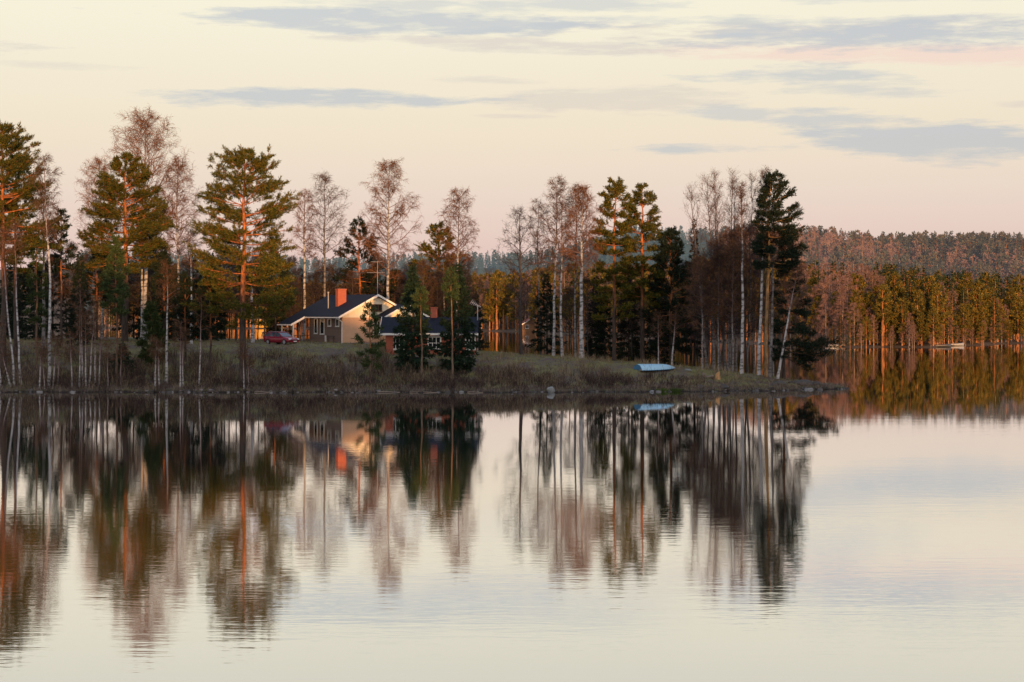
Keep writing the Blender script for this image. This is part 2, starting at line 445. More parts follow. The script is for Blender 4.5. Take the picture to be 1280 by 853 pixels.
# ------------------------------------------------------------------ terrain of the peninsula
PX = [-110, -57, -40, -27, -19, -13, -6, 0, 6, 14, 21, 25, 29, 33, 36, 44]
PH = [4.6, 4.3, 4.2, 4.1, 4.1, 3.5, 3.0, 2.8, 2.55, 1.95, 1.5, 1.05, 0.62, 0.30, -0.15, -1.5]
def plate(X): return np.interp(X, PX, PH)
def front(X): return np.interp(X, [-110, -57, -20, 0, 15, 28, 36], [190, 190.5, 189.5, 189.5, 191, 194, 200]) + 0.7 * np.sin(X * 0.9) + 0.4 * np.sin(X * 2.3 + 1) + 0.25 * np.sin(X * 5.1)
def back(X): return np.interp(X, [-110, -57, -25, -8, 2, 14, 25, 36], [275, 268, 258, 246, 238, 230, 222, 206]) + 1.2 * np.sin(X * 0.5 + 2)
def ground_z(X, Y):
    X = np.asarray(X, float); Y = np.asarray(Y, float)
    w = np.interp(X, [-20, 0, 20, 30], [28, 24, 17, 10])
    a = (Y - front(X)) / w
    b = (back(X) - Y) / 9.0
    h = plate(X) * sm(a) ** 0.85 * sm(b)
    edge = np.minimum(Y - front(X), back(X) - Y)
    h = np.where(edge > 0, h + (0.30 * sm(edge / 0.8)) * sm((37.5 - X) / 3) - 0.08 - 1.5 * sm((X - 34.5) / 4), np.maximum(edge * 0.5, -2.0))
    return h + 0.06 * np.sin(X * 1.3 + Y * 0.7) * sm(edge / 3) + 0.05 * np.sin(X * 3.1 - Y * 1.9) * sm(edge / 3)
def gz(x, y): return float(ground_z(x, y))

def grid_mesh(name, xs, ys, fn, mat):
    X, Y = np.meshgrid(xs, ys)
    Z = fn(X, Y)
    V = np.stack([X, Y, Z], -1).reshape(-1, 3)
    ny, nx = X.shape
    i = np.arange(ny * nx).reshape(ny, nx)
    Q = np.stack([i[:-1, :-1], i[:-1, 1:], i[1:, 1:], i[1:, :-1]], -1).reshape(-1, 4)
    g = G(); g.add(V, Q, 0, None, True)
    return g.mesh(name, [mat])

def ground_material():
    m, t, b = newmat('spring ground')
    tc = t.node('ShaderNodeTexCoord')
    sp = t.node('ShaderNodeSeparateXYZ'); t.l.new(tc.outputs['Object'], sp.inputs[0])
    n1 = t.noise(tc.outputs['Object'], 0.35, 5, 0.6)
    n2 = t.noise(tc.outputs['Object'], 2.5, 5, 0.65)
    n3 = t.noise(tc.outputs['Object'], 9.0, 4, 0.6)
    grass = t.mix(n2, (0.090, 0.100, 0.030), (0.25, 0.235, 0.085))
    litter = t.mix(n3, (0.060, 0.047, 0.042), (0.165, 0.125, 0.105))
    c = t.mix(t.ramp(n1, [(0.40, 0.15), (0.58, 0.95)]), grass, litter)
    low = t.ramp(t.math('ADD', sp.outputs[2], t.math('MULTIPLY', n2, 0.25)), [(0.18, 1.0), (0.45, 0.0)])
    c = t.mix(low, c, (0.030, 0.024, 0.020))
    t.l.new(c, b.inputs['Base Color'])
    b.inputs['Roughness'].default_value = 0.95
    bp = t.node('ShaderNodeBump'); bp.inputs['Strength'].default_value = 0.6; bp.inputs['Distance'].default_value = 0.1
    t.l.new(n3, bp.inputs['Height']); t.l.new(bp.outputs[0], b.inputs['Normal'])
    return m
M['ground'] = ground_material()
o = link('ground', grid_mesh('ground', np.linspace(-110, 44, 420), np.linspace(180, 290, 300), ground_z, M['ground']))
tag(o, kind='structure')

# far land: shore line and hills behind it
def shore(X):
    ang = 640 + F * X / 700.0
    return np.interp(X, [-900, -330, -150, -60, 0, 30, 60, 76, 95, 125, 160, 420, 1200], [980, 950, 920, 885, 775, 622, 482, 428, 434, 478, 500, 640, 900]) + 3 * np.sin(X * 0.11) + 2 * np.sin(X * 0.31) + 1.2 * np.sin(X * 1.1) + 0.6 * np.sin(X * 2.9)
def shore_hit(px):
    """distance at which the line of sight at column px meets the far shore"""
    lo, hi = 380.0, 1100.0
    for d in np.arange(380.0, 1100.0, 2.0):
        if d >= float(shore(np.array((px - 640) / F * d))): return d
    return hi
def far_z(X, Y):
    s = Y - shore(X)
    h = np.where(s > 0, 0.4 * sm(s / 5) + 2.5 * sm(s / 80), np.maximum(s * 0.2, -2))
    h = h + sm(s / 160) * 2.5
    h = h + 29 * sm((Y - 640) / 480) * sm((X + 10) / 170) * sm((s - 60) / 300)
    h = h + 50 * sm((Y - 1450) / 700) * sm((s - 60) / 300)
    h = h + sm(s / 200) * (2.5 * np.sin(X * 0.013 + 1.0) + 1.8 * np.sin(Y * 0.011 + X * 0.02) + 1.6 * np.sin(X * 0.047 + 2))
    return h
def far_material():
    m, t, b = newmat('forest floor')
    tc = t.node('ShaderNodeTexCoord')
    n = t.noise(tc.outputs['Object'], 0.06, 6, 0.7)
    t.l.new(t.mix(n, (0.06, 0.045, 0.03), (0.17, 0.115, 0.075)), b.inputs['Base Color'])
    b.inputs['Roughness'].default_value = 0.95
    return m
M['far_ground'] = far_material()
ysf = np.concatenate([np.linspace(395, 700, 150), np.linspace(706, 1100, 120), np.linspace(1110, 3200, 80)])
xsf = np.concatenate([np.linspace(-1400, -420, 30), np.linspace(-400, 300, 240), np.linspace(310, 1400, 60)])
o = link('hills', grid_mesh('hills', xsf, ysf, far_z, M['far_ground'])); tag(o, kind='structure')

# unseen ridge added behind the camera, skyline shaped to shade the peninsula
RX = [-400, -36, 4, 21, 36, 48, 54, 60, 67, 73, 81, 94, 112, 137, 182, 254, 1100]
RHT = [31, 32.0, 31.5, 30.5, 27.5, 27.5, 26.5, 23.6, 23.6, 25.3, 32.5, 34, 33, 29, 24, 22, 22]
def shade_ridge_z(X, Y):
    base = np.interp(X, RX, RHT)
    tree = 0.9 * np.sin(X * 1.1) * np.sin(X * 0.37 + 1) + 0.6 * np.sin(X * 2.7 + 0.5)
    prof = sm((-18 - Y) / 125.0) * np.where(Y < -150, 1 - 0.2 * sm((-150 - Y) / 200), 1)
    return (base + tree) * prof - 1.5 + 1.5 * sm((-18 - Y) / 10)
o = link('hill', grid_mesh('hill', np.linspace(-400, 1100, 751), np.linspace(-330, -10, 60), shade_ridge_z, M['far_ground'])); tag(o, kind='structure')  # out of view, there to block the low sun

# ------------------------------------------------------------------ water
def water_material():
    m = bpy.data.materials.new('lake water'); m.use_nodes = True
    t = NT(m.node_tree); m.node_tree.nodes.clear()
    out = t.node('ShaderNodeOutputMaterial')
    tc = t.node('ShaderNodeTexCoord')
    sp = t.node('ShaderNodeSeparateXYZ'); t.l.new(tc.outputs['Object'], sp.inputs[0])
    # sheltered and smooth under the bank, more breeze in the open
    breeze = t.ramp(t.math('DIVIDE', sp.outputs[1], 400.0), [(0.0, 1.0), (0.15, 0.95), (0.24, 0.7), (0.36, 0.30), (0.46, 0.14), (0.60, 0.2), (1.0, 0.4)])
    w1 = t.noise(tc.outputs['Object'], 1.0, 3, 0.5, (0.35, 1.5, 1))
    w2 = t.noise(tc.outputs['Object'], 1.0, 2, 0.5, (1.5, 4.2, 1))
    w3 = t.noise(tc.outputs['Object'], 1.0, 2, 0.5, (0.05, 0.16, 1))
    h = t.math('ADD', t.math('MULTIPLY', w1, 0.011), t.math('ADD', t.math('MULTIPLY', w2, 0.0055), t.math('MULTIPLY', w3, 0.022)))
    bp = t.node('ShaderNodeBump'); bp.inputs['Distance'].default_value = 1.0
    t.l.new(h, bp.inputs['Height'])
    t.l.new(t.math('MULTIPLY', breeze, 0.30), bp.inputs['Strength'])
    gl = t.node('ShaderNodeBsdfGlossy'); gl.distribution = 'GGX'
    gl.inputs['Color'].default_value = (0.945, 0.94, 0.945, 1)
    t.l.new(t.math('ADD', t.math('MULTIPLY', breeze, 0.022), 0.012), gl.inputs['Roughness'])
    t.l.new(bp.outputs[0], gl.inputs['Normal'])
    df = t.node('ShaderNodeBsdfDiffuse'); df.inputs['Color'].default_value = (0.035, 0.045, 0.042, 1)
    lw = t.node('ShaderNodeLayerWeight'); lw.inputs['Blend'].default_value = 0.5
    # 0 looking straight down .. 1 grazing
    f = t.ramp(lw.outputs['Facing'], [(0.0, 0.03), (0.5, 0.12), (0.75, 0.66), (0.88, 0.93), (1.0, 1.0)])
    mx = t.node('ShaderNodeMixShader')
    t.l.new(f, mx.inputs[0]); t.l.new(df.outputs[0], mx.inputs[1]); t.l.new(gl.outputs[0], mx.inputs[2])
    t.l.new(mx.outputs[0], out.inputs[0])
    return m
M['water'] = water_material()
g = G()
xs = [-3000, 3000]; ys = [-60, 4000]
g.add([(-3000, -60, 0), (3000, -60, 0), (3000, 4000, 0), (-3000, 4000, 0)], [(0, 1, 2, 3)])
o = link('water', g.mesh('water', [M['water']])); tag(o, kind='structure')

# ------------------------------------------------------------------ near trees
BARK = {'birch': ('bark_birch', 'twig'), 'rust': ('bark_birch', 'twig_rust'), 'grey': ('bark_grey', 'twig'), 'alder': ('bark_alder', 'twig_dark'),
        'pine': ('bark_pine', 'needle_pine'), 'darkpine': ('bark_pine', 'needle_dark'), 'goldpine': ('bark_gold', 'needle_dark'), 'youngpine': ('bark_young', 'needle_young'),
        'spruce': ('bark_spruce', 'needle_spruce'), 'darkspruce': ('bark_spruce', 'needle_dark')}
def plant(name, sort, gt, gc, loc, rz, label, group):
    root = empty(name, loc, rz)
    tag(root, label, 'tree', group)
    bk, lf = BARK[sort]
    link('trunk', gt.mesh('trunk', [M[bk]]), root)
    link('crown', gc.mesh('crown', [M[lf], M[bk]]), root)
    return root
GB, GP, GS, GY = 'bare birches on the peninsula', 'pines on the peninsula', 'spruces on the peninsula', 'young pines on the bank'
seedc = [100]
def near(sort, px, D, ytop, hwpx, ybot, label, rpx=None, leanpx=0, **kw):
    """one tree standing at photo column px, D metres from the lens, its top at row ytop, crown hwpx wide to each side and down to ybot"""
    seedc[0] += 1
    X = wx(px, D); z = gz(X, D)
    H = wz(ytop, D) - z
    s = F / D
    hw = hwpx / s
    c0 = min(0.95, max(0.02, (wz(ybot, D) - z) / H))
    r0 = (rpx / s / 2) if rpx else 0.009 * H
    lean = (leanpx / s, 0)
    if sort in ('birch', 'rust', 'grey', 'alder'):
        gt, gc = gen_birch(seedc[0], H, r0, c0, hw, lean=lean, **kw); nm, gr = ('birch_tree', GB)
        if sort == 'alder': nm = 'alder_tree'
    elif sort in ('spruce', 'darkspruce'):
        gt, gc = gen_spruce(seedc[0], H, r0, c0, hw, lean=lean, **kw); nm, gr = ('spruce_tree', GS)
    else:
        gt, gc = gen_pine(seedc[0], H, r0, c0, hw, lean=lean, **kw); nm, gr = ('pine_tree', GP)
        if sort == 'youngpine': nm, gr = 'young_pine', GY
    return plant(nm, sort, gt, gc, (X, D, z - 0.05), 0, label, gr)

BIG = [(0, 0.45), (0.12, 0.95), (0.3, 1.0), (0.5, 0.95), (0.68, 0.80), (0.84, 0.66), (0.94, 0.40), (1, 0.1)]
# --- left group
near('pine', 3, 200, 162, 56, 335, 'tall pine at the left edge, thick grey trunk turning orange under a sunlit crown', rpx=9, prof=BIG, n1=84, n2=11, n3=5, nb=13, bw=0.052, dens=1.1, tiers=15, el=(-8, 40))
near('pine', 19, 208, 200, 40, 320, 'second sunlit pine, half hidden behind the tall left edge pine', rpx=5, n1=60)
near('birch', 18, 193, 285, 12, 330, 'left one of two thin white birches leaning in front of the left edge pine', rpx=2.6, leanpx=-14, n1=16, n2=5, n3=6)
near('birch', 26, 193.5, 278, 12, 325, 'right one of two thin white birches leaning in front of the left edge pine', rpx=2.8, leanpx=-13, n1=16, n2=5, n3=6)
near('birch', 61, 193, 195, 19, 305, 'tall slim birch with a long white trunk rising from the waterline near the left edge', rpx=4, leanpx=-5, n1=30, n2=6, n3=8)
near('grey', 54, 210, 240, 16, 330, 'greyish birch close behind the tall slim waterline birch', rpx=4.5, n1=22, n2=6, n3=7)
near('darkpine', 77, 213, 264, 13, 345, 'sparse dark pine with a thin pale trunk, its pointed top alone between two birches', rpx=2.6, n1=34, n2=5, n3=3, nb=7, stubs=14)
near('youngpine', 45, 201, 300, 11, 410, 'slim young pine with loose green needles on an orange stem near the left edge', rpx=3, n1=30, n2=5, n3=3, nb=6)
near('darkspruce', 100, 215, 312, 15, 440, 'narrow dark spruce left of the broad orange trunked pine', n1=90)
near('rust', 181, 227, 152, 54, 325, 'largest bare birch, wide rusty crown rising above all the left woods', rpx=5.5, n1=60, n2=10, n3=12, fine=1, rise=1.15)
near('rust', 128, 231, 205, 34, 320, 'bare pinkish birch in the gap left of the broad orange trunked pine', rpx=4, n1=42, n2=9, n3=9)
near('rust', 224, 230, 203, 30, 330, 'bare pink birch just right of the largest bare birch', rpx=4, n1=42, n2=9, n3=9)
near('pine', 156, 222, 197, 54, 330, 'broad pine with glowing orange trunk in front of the largest bare birch', rpx=8,
     prof=[(0, 0.7), (0.15, 1.0), (0.35, 0.98), (0.55, 0.74), (0.75, 0.48), (0.9, 0.28), (1, 0.1)], n1=88, n2=11, n3=5, nb=13, bw=0.052, dens=1.15, tiers=16, el=(-10, 40))
near('birch', 178, 224, 300, 12, 330, 'white birch trunk standing right of the broad orange trunked pine', rpx=5, n1=14, n2=5, n3=6)
near('darkpine', 206, 221, 318, 19, 420, 'slender dark pine right of the broad orange trunked pine', rpx=4, n1=50)
near('birch', 208, 195, 330, 13, 385, 'white birch at the waterline below the slender dark pine', rpx=3.6, n1=18, n2=5, n3=6)
near('youngpine', 190, 203, 382, 13, 455, 'short young pine with yellow green needles left of the white waterline birch', n1=34, n2=6, rpx=2.5)
near('spruce', 153, 198, 430, 17, 484, 'small bushy dark spruce low on the bank below the broad pine', n1=60, n2=11)
near('youngpine', 146, 194.5, 298, 14, 395, 'slim green pine on a bare thin stem in front of the broad pine', rpx=2.8, n1=40, n2=6, nb=6)
near('birch', 239, 216, 290, 16, 350, 'lone white birch trunk halfway between the broad pine and the great pine', rpx=3.6, n1=20, n2=6, n3=7)
near('darkpine', 262, 196, 330, 15, 420, 'slim dark young pine on a thin stem just left of the great pine', rpx=2.8, n1=38, n2=6, nb=7)
near('darkpine', 232, 205, 345, 14, 425, 'dark young pine standing between the lone white birch trunk and the white waterline birch', rpx=2.5, n1=34, n2=6, nb=7)
near('pine', 302, 193, 192, 56, 402, 'great pine in the middle of the left woods, layered crown over an orange upper trunk', rpx=9, prof=[(0, 0.5), (0.12, 0.95), (0.28, 1.0), (0.45, 0.96), (0.6, 0.92), (0.72, 0.80), (0.84, 0.68), (0.93, 0.45), (1, 0.12)],
     n1=100, n2=11, n3=5, nb=13, bw=0.052, el=(-12, 34), dens=1.15, tiers=17)
near('birch', 316, 224, 310, 14, 360, 'white birch trunk just right of the great pine', rpx=4.6, n1=18, n2=6, n3=6)
near('darkpine', 345, 238, 318, 22, 400, 'dark pine behind the car, right of the great pine', n1=44)
# --- behind the house
near('rust', 379, 246, 240, 16, 325, 'bare birch with a bright white trunk behind the porch end of the house', rpx=4, leanpx=3, n1=30, n2=7, n3=8)
near('grey', 406, 245, 223, 31, 345, 'bare spreading birch right behind the house roof, left of the chimney', rpx=3.5, n1=36, n2=8, n3=9)
near('darkpine', 449, 247, 276, 26, 375, 'dark pine behind the house between chimney and antenna', rpx=4.5, n1=40, n2=7)
near('rust', 485, 241, 205, 35, 350, 'tall bare birch behind the house gable, rounded rusty crown', rpx=4.5, n1=46, n2=9, n3=12, droop=0.9, fine=1)
near('pine', 549, 236, 283, 34, 385, 'reddish pine with orange trunk behind the low annex', rpx=6, n1=46)
near('rust', 571, 229, 241, 25, 335, 'bare birch with a pointed crown above the right hand spruce', rpx=3.5, n1=36, n2=8, n3=9, droop=0.7)
near('birch', 556, 232, 320, 12, 350, 'thin white birch trunk behind the annex chimney', rpx=3, n1=14, n2=5, n3=6)
# --- spruces in front of the annex
near('spruce', 516, 201, 333, 21, 478, 'left one of the two dense green spruces in front of the annex', n1=170, n2=14, nb=6, ragged=0.35, rpx=4, prof=[(0, 0.8), (0.12, 1.0), (0.45, 0.72), (0.75, 0.42), (0.93, 0.16), (1, 0.03)])
near('spruce', 573, 201.5, 330, 21, 478, 'right one of the two dense green spruces in front of the annex', n1=165, n2=14, nb=6, ragged=0.35, rpx=4, prof=[(0, 0.8), (0.12, 1.0), (0.45, 0.75), (0.75, 0.45), (0.93, 0.18), (1, 0.03)])
near('youngpine', 526.5, 193.5, 362, 6, 385, 'thin bare stemmed young pine in front of the left annex spruce', rpx=2.4, n1=12, n2=4, nb=5, stubs=4)
near('youngpine', 565, 193.5, 340, 8, 375, 'thin bare stemmed young pine in front of the right annex spruce', rpx=2.6, n1=16, n2=4, nb=5, stubs=4)
near('youngpine', 463, 195, 383, 14, 462, 'sparse young pine in front of the house gable', rpx=2.0, n1=24, n2=5, n3=3, nb=7)
# --- right group
near('alder', 652, 223, 266, 31, 405, 'dark bare tree standing alone in the gap right of the annex', rpx=4.5, n1=34, n2=7, n3=7, droop=0.2)
near('birch', 692, 223, 224, 26, 345, 'leftmost white trunked birch of the right hand grove', rpx=3.8, n1=38, n2=7, n3=8, leanpx=4)
near('birch', 703, 221, 250, 20, 345, 'thin birch second from the left in the right hand grove', rpx=3.4, n1=30, n2=6, n3=7)
near('grey', 719, 222, 232, 18, 345, 'greyish birch close left of the thick white birch in the right hand grove', rpx=3, n1=30, n2=7, n3=7)
near('rust', 727, 219, 236, 25, 340, 'thick white birch with rusty top left of the two tall right hand pines', rpx=6, n1=42, n2=8, n3=10)
near('grey', 676, 228, 252, 20, 345, 'slight bare birch behind the leftmost grove birch', rpx=2.6, n1=26, n2=7, n3=7)
near('pine', 768, 220, 226, 23, 395, 'left one of the two tall narrow pines in the right hand grove', rpx=5, tiers=15, el=(-14, 36), n1=70, n2=8, prof=[(0, 0.8), (0.3, 1.0), (0.7, 0.92), (0.9, 0.62), (1, 0.12)], stubs=26)
near('pine', 804, 222, 233, 27, 380, 'right one of the two tall narrow pines in the right hand grove', rpx=6, tiers=13, el=(-12, 40), n1=66, n2=8, prof=[(0, 0.8), (0.3, 1.0), (0.6, 0.88), (0.88, 0.5), (1, 0.12)], stubs=26)
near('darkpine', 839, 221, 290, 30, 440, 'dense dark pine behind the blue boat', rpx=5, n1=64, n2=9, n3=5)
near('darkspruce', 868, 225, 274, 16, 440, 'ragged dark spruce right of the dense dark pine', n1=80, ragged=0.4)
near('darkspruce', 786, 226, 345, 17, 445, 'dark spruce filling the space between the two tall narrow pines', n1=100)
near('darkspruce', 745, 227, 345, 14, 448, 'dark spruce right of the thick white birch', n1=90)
near('birch', 823, 213, 395, 8, 420, 'short thin birch left of centre behind the blue boat', rpx=1.8, n1=10, n2=4, n3=5)
near('birch', 840, 212, 388, 9, 420, 'short crooked birch right behind the blue boat hull', rpx=2.2, n1=12, n2=4, n3=5, leanpx=5)
clump = [(884, 213, 240, 13, -18, 3.0, 'far left'), (893, 211, 226, 14, -9, 3.0, 'second'), (900, 214, 222, 14, -6, 2.8, 'third'), (907, 210, 238, 13, -12, 3.0, 'fourth'),
         (913, 212, 220, 13, 1, 2.8, 'fifth'), (920, 213, 230, 13, 3, 2.6, 'sixth'), (934, 212, 224, 14, 5, 2.8, 'seventh')]
for (px, D, yt, hw, ln, rp, wd) in clump:
    near('grey', px, D, yt, hw, 350, 'grey bare birch, %s from the left in the clump right of the boat' % wd if wd != 'far left' else 'grey bare birch on the left flank of the clump right of the boat',
         rpx=rp, leanpx=ln, n1=26, n2=7, n3=4, rise=1.45, droop=-0.3, fine=1, twr=0.011, prof=[(0, 0.8), (0.4, 1.2), (0.7, 1.25), (0.9, 1.0), (1, 0.45)])
near('birch', 927, 206, 232, 12, 345, 'brightest white birch trunk in front of the grey clump', rpx=4.6, n1=30, n2=7, n3=7, rise=1.4, droop=0.1)
near('birch', 949, 204.5, 215, 16, 320, 'white birch just left of the golden trunked pine at the tip', rpx=4.6, leanpx=4, n1=32, n2=7, n3=7, rise=1.4, droop=0.1)
near('goldpine', 957, 203, 219, 27, 335, 'tall pine with a golden trunk near the tip of the peninsula', rpx=5, leanpx=2, tiers=12, n1=64, n2=9, n3=4, bias=0.45,
     prof=[(0, 1.0), (0.25, 0.95), (0.5, 0.8), (0.75, 0.6), (0.9, 0.4), (1, 0.1)], el=(-18, 40))
near('grey', 962, 204, 260, 14, 335, 'grey birch right beside the golden trunked pine', rpx=4, leanpx=8, n1=24, n2=7, n3=7)
near('birch', 972, 203, 335, 20, 390, 'birch leaning right over the water at the tip', rpx=3.4, leanpx=24, n1=20, n2=6, n3=7)
near('darkpine', 980, 205, 300, 26, 445, 'dark pine with drooping layered boughs overhanging the water at the tip', rpx=4, tiers=13, n1=58, n2=8, n3=4, nb=8, bias=0.5, el=(-28, 35),
     limbs=[(3.3, 5.2, 0.1, -0.05), (3.0, 4.4, -0.35, -0.12), (3.8, 4.6, 0.3, -0.12), (2.5, 3.0, -0.1, -0.25)], prof=[(0, 1.0), (0.35, 0.85), (0.65, 0.6), (0.9, 0.3), (1, 0.1)])
# --- thin stems along the waterline
saps = [(1, 192, 395, 8, -4, 'white birch stem cut by the left edge of the photo at the waterline'),
        (13, 192.5, 432, 6, -13, 'short white birch stem leaning left below the left edge pine'),
        (49, 192, 425, 6, 3, 'thin white stem just left of the tall slim waterline birch'),
        (56, 192, 436, 5, -3, 'short leaning stem at the foot of the tall slim waterline birch'),
        (66, 192.5, 420, 6, 4, 'thin stem just right of the tall slim waterline birch'),
        (72, 193, 425, 5, 2, 'faint thin stem left of the white bundle below the narrow dark spruce'),
        (90, 192, 418, 7, -2, 'leftmost stem, a little apart, of the white bundle below the narrow dark spruce'),
        (99, 192, 385, 7, 0, 'second stem from the left in the white bundle below the narrow dark spruce'),
        (104, 192.5, 360, 7, -4, 'middle tall stem of the white bundle below the narrow dark spruce'),
        (107.5, 192, 395, 7, 1, 'fourth and brightest stem of the white bundle below the narrow dark spruce'),
        (111, 192.5, 375, 7, 6, 'right leaning stem of the white bundle below the narrow dark spruce'),
        (119, 193, 390, 7, 1, 'thin stem closing the white bundle on its right side'),
        (124, 193, 405, 6, 1, 'short thin stem between the white bundle and the small bushy spruce'),
        (135, 192.5, 430, 5, 0, 'thin stem just left of the small bushy spruce'),
        (151, 192.5, 430, 5, 1, 'thin white stem in front of the small bushy spruce'),
        (194, 192.5, 425, 6, 1, 'left stem of the thin pair beside the white waterline birch'),
        (199, 192.5, 430, 6, -1, 'right stem of the thin pair beside the white waterline birch'),
        (225, 192.5, 400, 8, 2, 'left stem of the thin pair below the dark young pine'),
        (228.5, 193, 415, 6, 0, 'right stem of the thin pair below the dark young pine'),
        (249, 193, 372, 9, 2, 'lone thin white stem left of the slim dark young pine'),
        (305, 191.8, 430, 6, -1, 'thin white stem at the foot of the great pine'),
        (310, 192, 445, 5, 1, 'short faint stem right of the foot of the great pine')]
for (px, D, yt, hw, ln, lab) in saps:
    r = near('birch', px, D, yt, hw, (yt * 0.62 + 488 * 0.38), lab, rpx=2.0 if hw > 5 else 1.5, leanpx=ln, n1=10, n2=4, n3=5, fine=1)
    r.name = 'birch_sapling'; r['group'] = 'thin birch stems along the waterline'

# --- woods in the background of the peninsula (copies of a few kinds)
def proto(sort, name, gtgc):
    return plant(name, sort, gtgc[0], gtgc[1], (0, 0, 0), 0, 'x', 'x')
kinds = {
    'a': proto('alder', 'birch_tree', gen_birch(501, 15, 0.11, 0.30, 2.6, n1=40, n2=8, n3=9, droop=0.4)),
    'b': proto('alder', 'birch_tree', gen_birch(502, 13, 0.09, 0.22, 2.3, n1=38, n2=8, n3=9, droop=0.3)),
    'c': proto('grey', 'birch_tree', gen_birch(503, 15, 0.11, 0.35, 2.2, n1=34, n2=8, n3=8, droop=0.4)),
    's': proto('darkspruce', 'spruce_tree', gen_spruce(504, 13, 0.13, 0.06, 2.1, n1=100)),
    't': proto('darkspruce', 'spruce_tree', gen_spruce(505, 10, 0.10, 0.08, 1.7, n1=90, ragged=0.4)),
    'p': proto('darkpine', 'pine_tree', gen_pine(506, 15, 0.14, 0.45, 2.3, n1=40)),
}
used = set()
def wood(k, px, D, ytop, label, group):
    src = kinds[k]
    base_h = {'a': 15, 'b': 13, 'c': 15, 's': 13, 't': 10, 'p': 15}[k]
    o = src if k not in used else copy_tree(src)
    used.add(k)
    X = wx(px, D); z = gz(X, D)
    H = wz(ytop, D) - z
    s = H / base_h
    o.location = (X, D, z - 0.05); o.rotation_euler = (0, 0, random.uniform(0, 6.28))
    o.scale = (s * random.uniform(0.9, 1.15), s * random.uniform(0.9, 1.15), s)
    o['label'] = label; o['group'] = group
rw = random.Random(11)
LB = {'a': 'dark bare birch', 'b': 'dark bare birch', 'c': 'grey bare birch', 's': 'dark spruce', 't': 'dark spruce', 'p': 'dark pine'}
for i in range(44):
    k = rw.choice('aabbbccsstp')
    px = 2 + i * 7.6 + rw.uniform(-5, 5)
    D = rw.uniform(228, 252)
    yt = rw.uniform(303, 345) + (10 if k in 'st' else 0)
    wood(k, px, D, yt, LB[k] + ' deep in the left woods behind the front row of trees', 'background trees in the left woods')
for i, px in enumerate([352, 364, 372, 388, 396, 412, 420, 432, 440, 456, 464, 474, 492, 500, 508, 516, 528, 536, 544, 560, 566, 580]):
    k = 'abcabsbacbtapbabcsab'[i % 20]
    wood(k, px + rw.uniform(-3, 3), rw.uniform(243, 252) if px < 520 else rw.uniform(228, 238), rw.uniform(322, 350), LB[k] + ' in the low woods behind the house and annex', 'background trees behind the house')
for i in range(24):
    px = 338 + i * 11 + rw.uniform(-5, 5)
    if 596 < px: continue
    k = rw.choice('stabb'); wood(k, px, rw.uniform(246, 254) if px < 500 else rw.uniform(230, 240), rw.uniform(335, 372), LB[k] + ' in the low woods behind the house and annex', 'background trees behind the house')
for i, px in enumerate([684, 712, 735, 756, 790, 822, 832, 858, 872]):
    k = 'tabtasbab'[i]
    wood(k, px, rw.uniform(222, 227), rw.uniform(322, 365), LB[k] + ' filling the shaded right hand grove', 'background trees in the right hand grove')
for i, px in enumerate([878, 884, 892, 898, 904, 910, 916, 934, 942, 966]):
    k = 'cbccbccbcc'[i]
    wood(k, px, rw.uniform(207, 214), rw.uniform(285, 340), LB[k] + ' among the slender stems of the clump near the tip', 'background trees in the clump near the tip')

# ------------------------------------------------------------------ far trees: light meshes, copied
def far_mesh(sort, seed, name):
    if sort == 'pine':
        gt, gc = gen_pine(seed, 18, 0.34, 0.42, 2.3, n1=20, n2=5, n3=2, nb=5, blade=(0.5, 0.9), bw=0.20, stubs=0); mats = ('bark_far_pine', 'far_pine')
    elif sort == 'lowpine':
        gt, gc = gen_pine(seed, 14, 0.24, 0.25, 2.3, n1=26, n2=5, n3=2, nb=5, blade=(0.5, 0.9), bw=0.20, stubs=0); mats = ('bark_far_pine', 'far_pine')
    elif sort == 'spruce':
        gt, gc = gen_spruce(seed, 17, 0.2, 0.12, 1.9, n1=70, n2=6, nb=3, blade=(0.4, 0.75), bw=0.18); mats = ('bark_far_pine', 'far_spruce')
    elif sort == 'birch':
        gt, gc = gen_birch(seed, 16, 0.17, 0.22, 2.3, n1=24, n2=6, n3=5, fine=2, twr=0.045); mats = ('bark_far_birch', 'far_twig')
    V, Q, Mi, W, S = gc.arrays()
    gt.add(V, Q, 1, W)
    gt.M[-1][:] = np.where(Mi == 0, 1, 0)
    return gt
M['far_pine'] = island_mat('far pine needles', [(0, (0.040, 0.050, 0.014)), (0.6, (0.14, 0.115, 0.022)), (1, (0.32, 0.19, 0.032))])
M['far_spruce'] = island_mat('far spruce needles', [(0, (0.012, 0.028, 0.017)), (0.5, (0.030, 0.048, 0.020)), (0.8, (0.075, 0.078, 0.022)), (1, (0.22, 0.155, 0.03))])
M['far_twig'] = island_mat('far birch twigs', [(0, (0.15, 0.085, 0.07)), (0.6, (0.25, 0.145, 0.115)), (1, (0.36, 0.22, 0.18))])
M['bark_far_pine'] = bark_pine('far pine bark', (0.50, 0.21, 0.085), (0.60, 0.23, 0.075))
M['bark_far_birch'] = bark_birch('far birch bark', (0.50, 0.36, 0.26), (0.25, 0.15, 0.12))
FM = {}
for sort, mats in (('pine', ('bark_far_pine', 'far_pine')), ('lowpine', ('bark_far_pine', 'far_pine')), ('spruce', ('bark_far_pine', 'far_spruce')), ('birch', ('bark_far_birch', 'far_twig'))):
    FM[sort] = [far_mesh(sort, 700 + i, sort).mesh('far_' + sort, [M[m] for m in mats]) for i in range(4)]
FH = {'pine': 18, 'lowpine': 14, 'spruce': 17, 'birch': 16}
FN = {'pine': 'pine_tree', 'lowpine': 'pine_tree', 'spruce': 'spruce_tree', 'birch': 'birch_tree'}
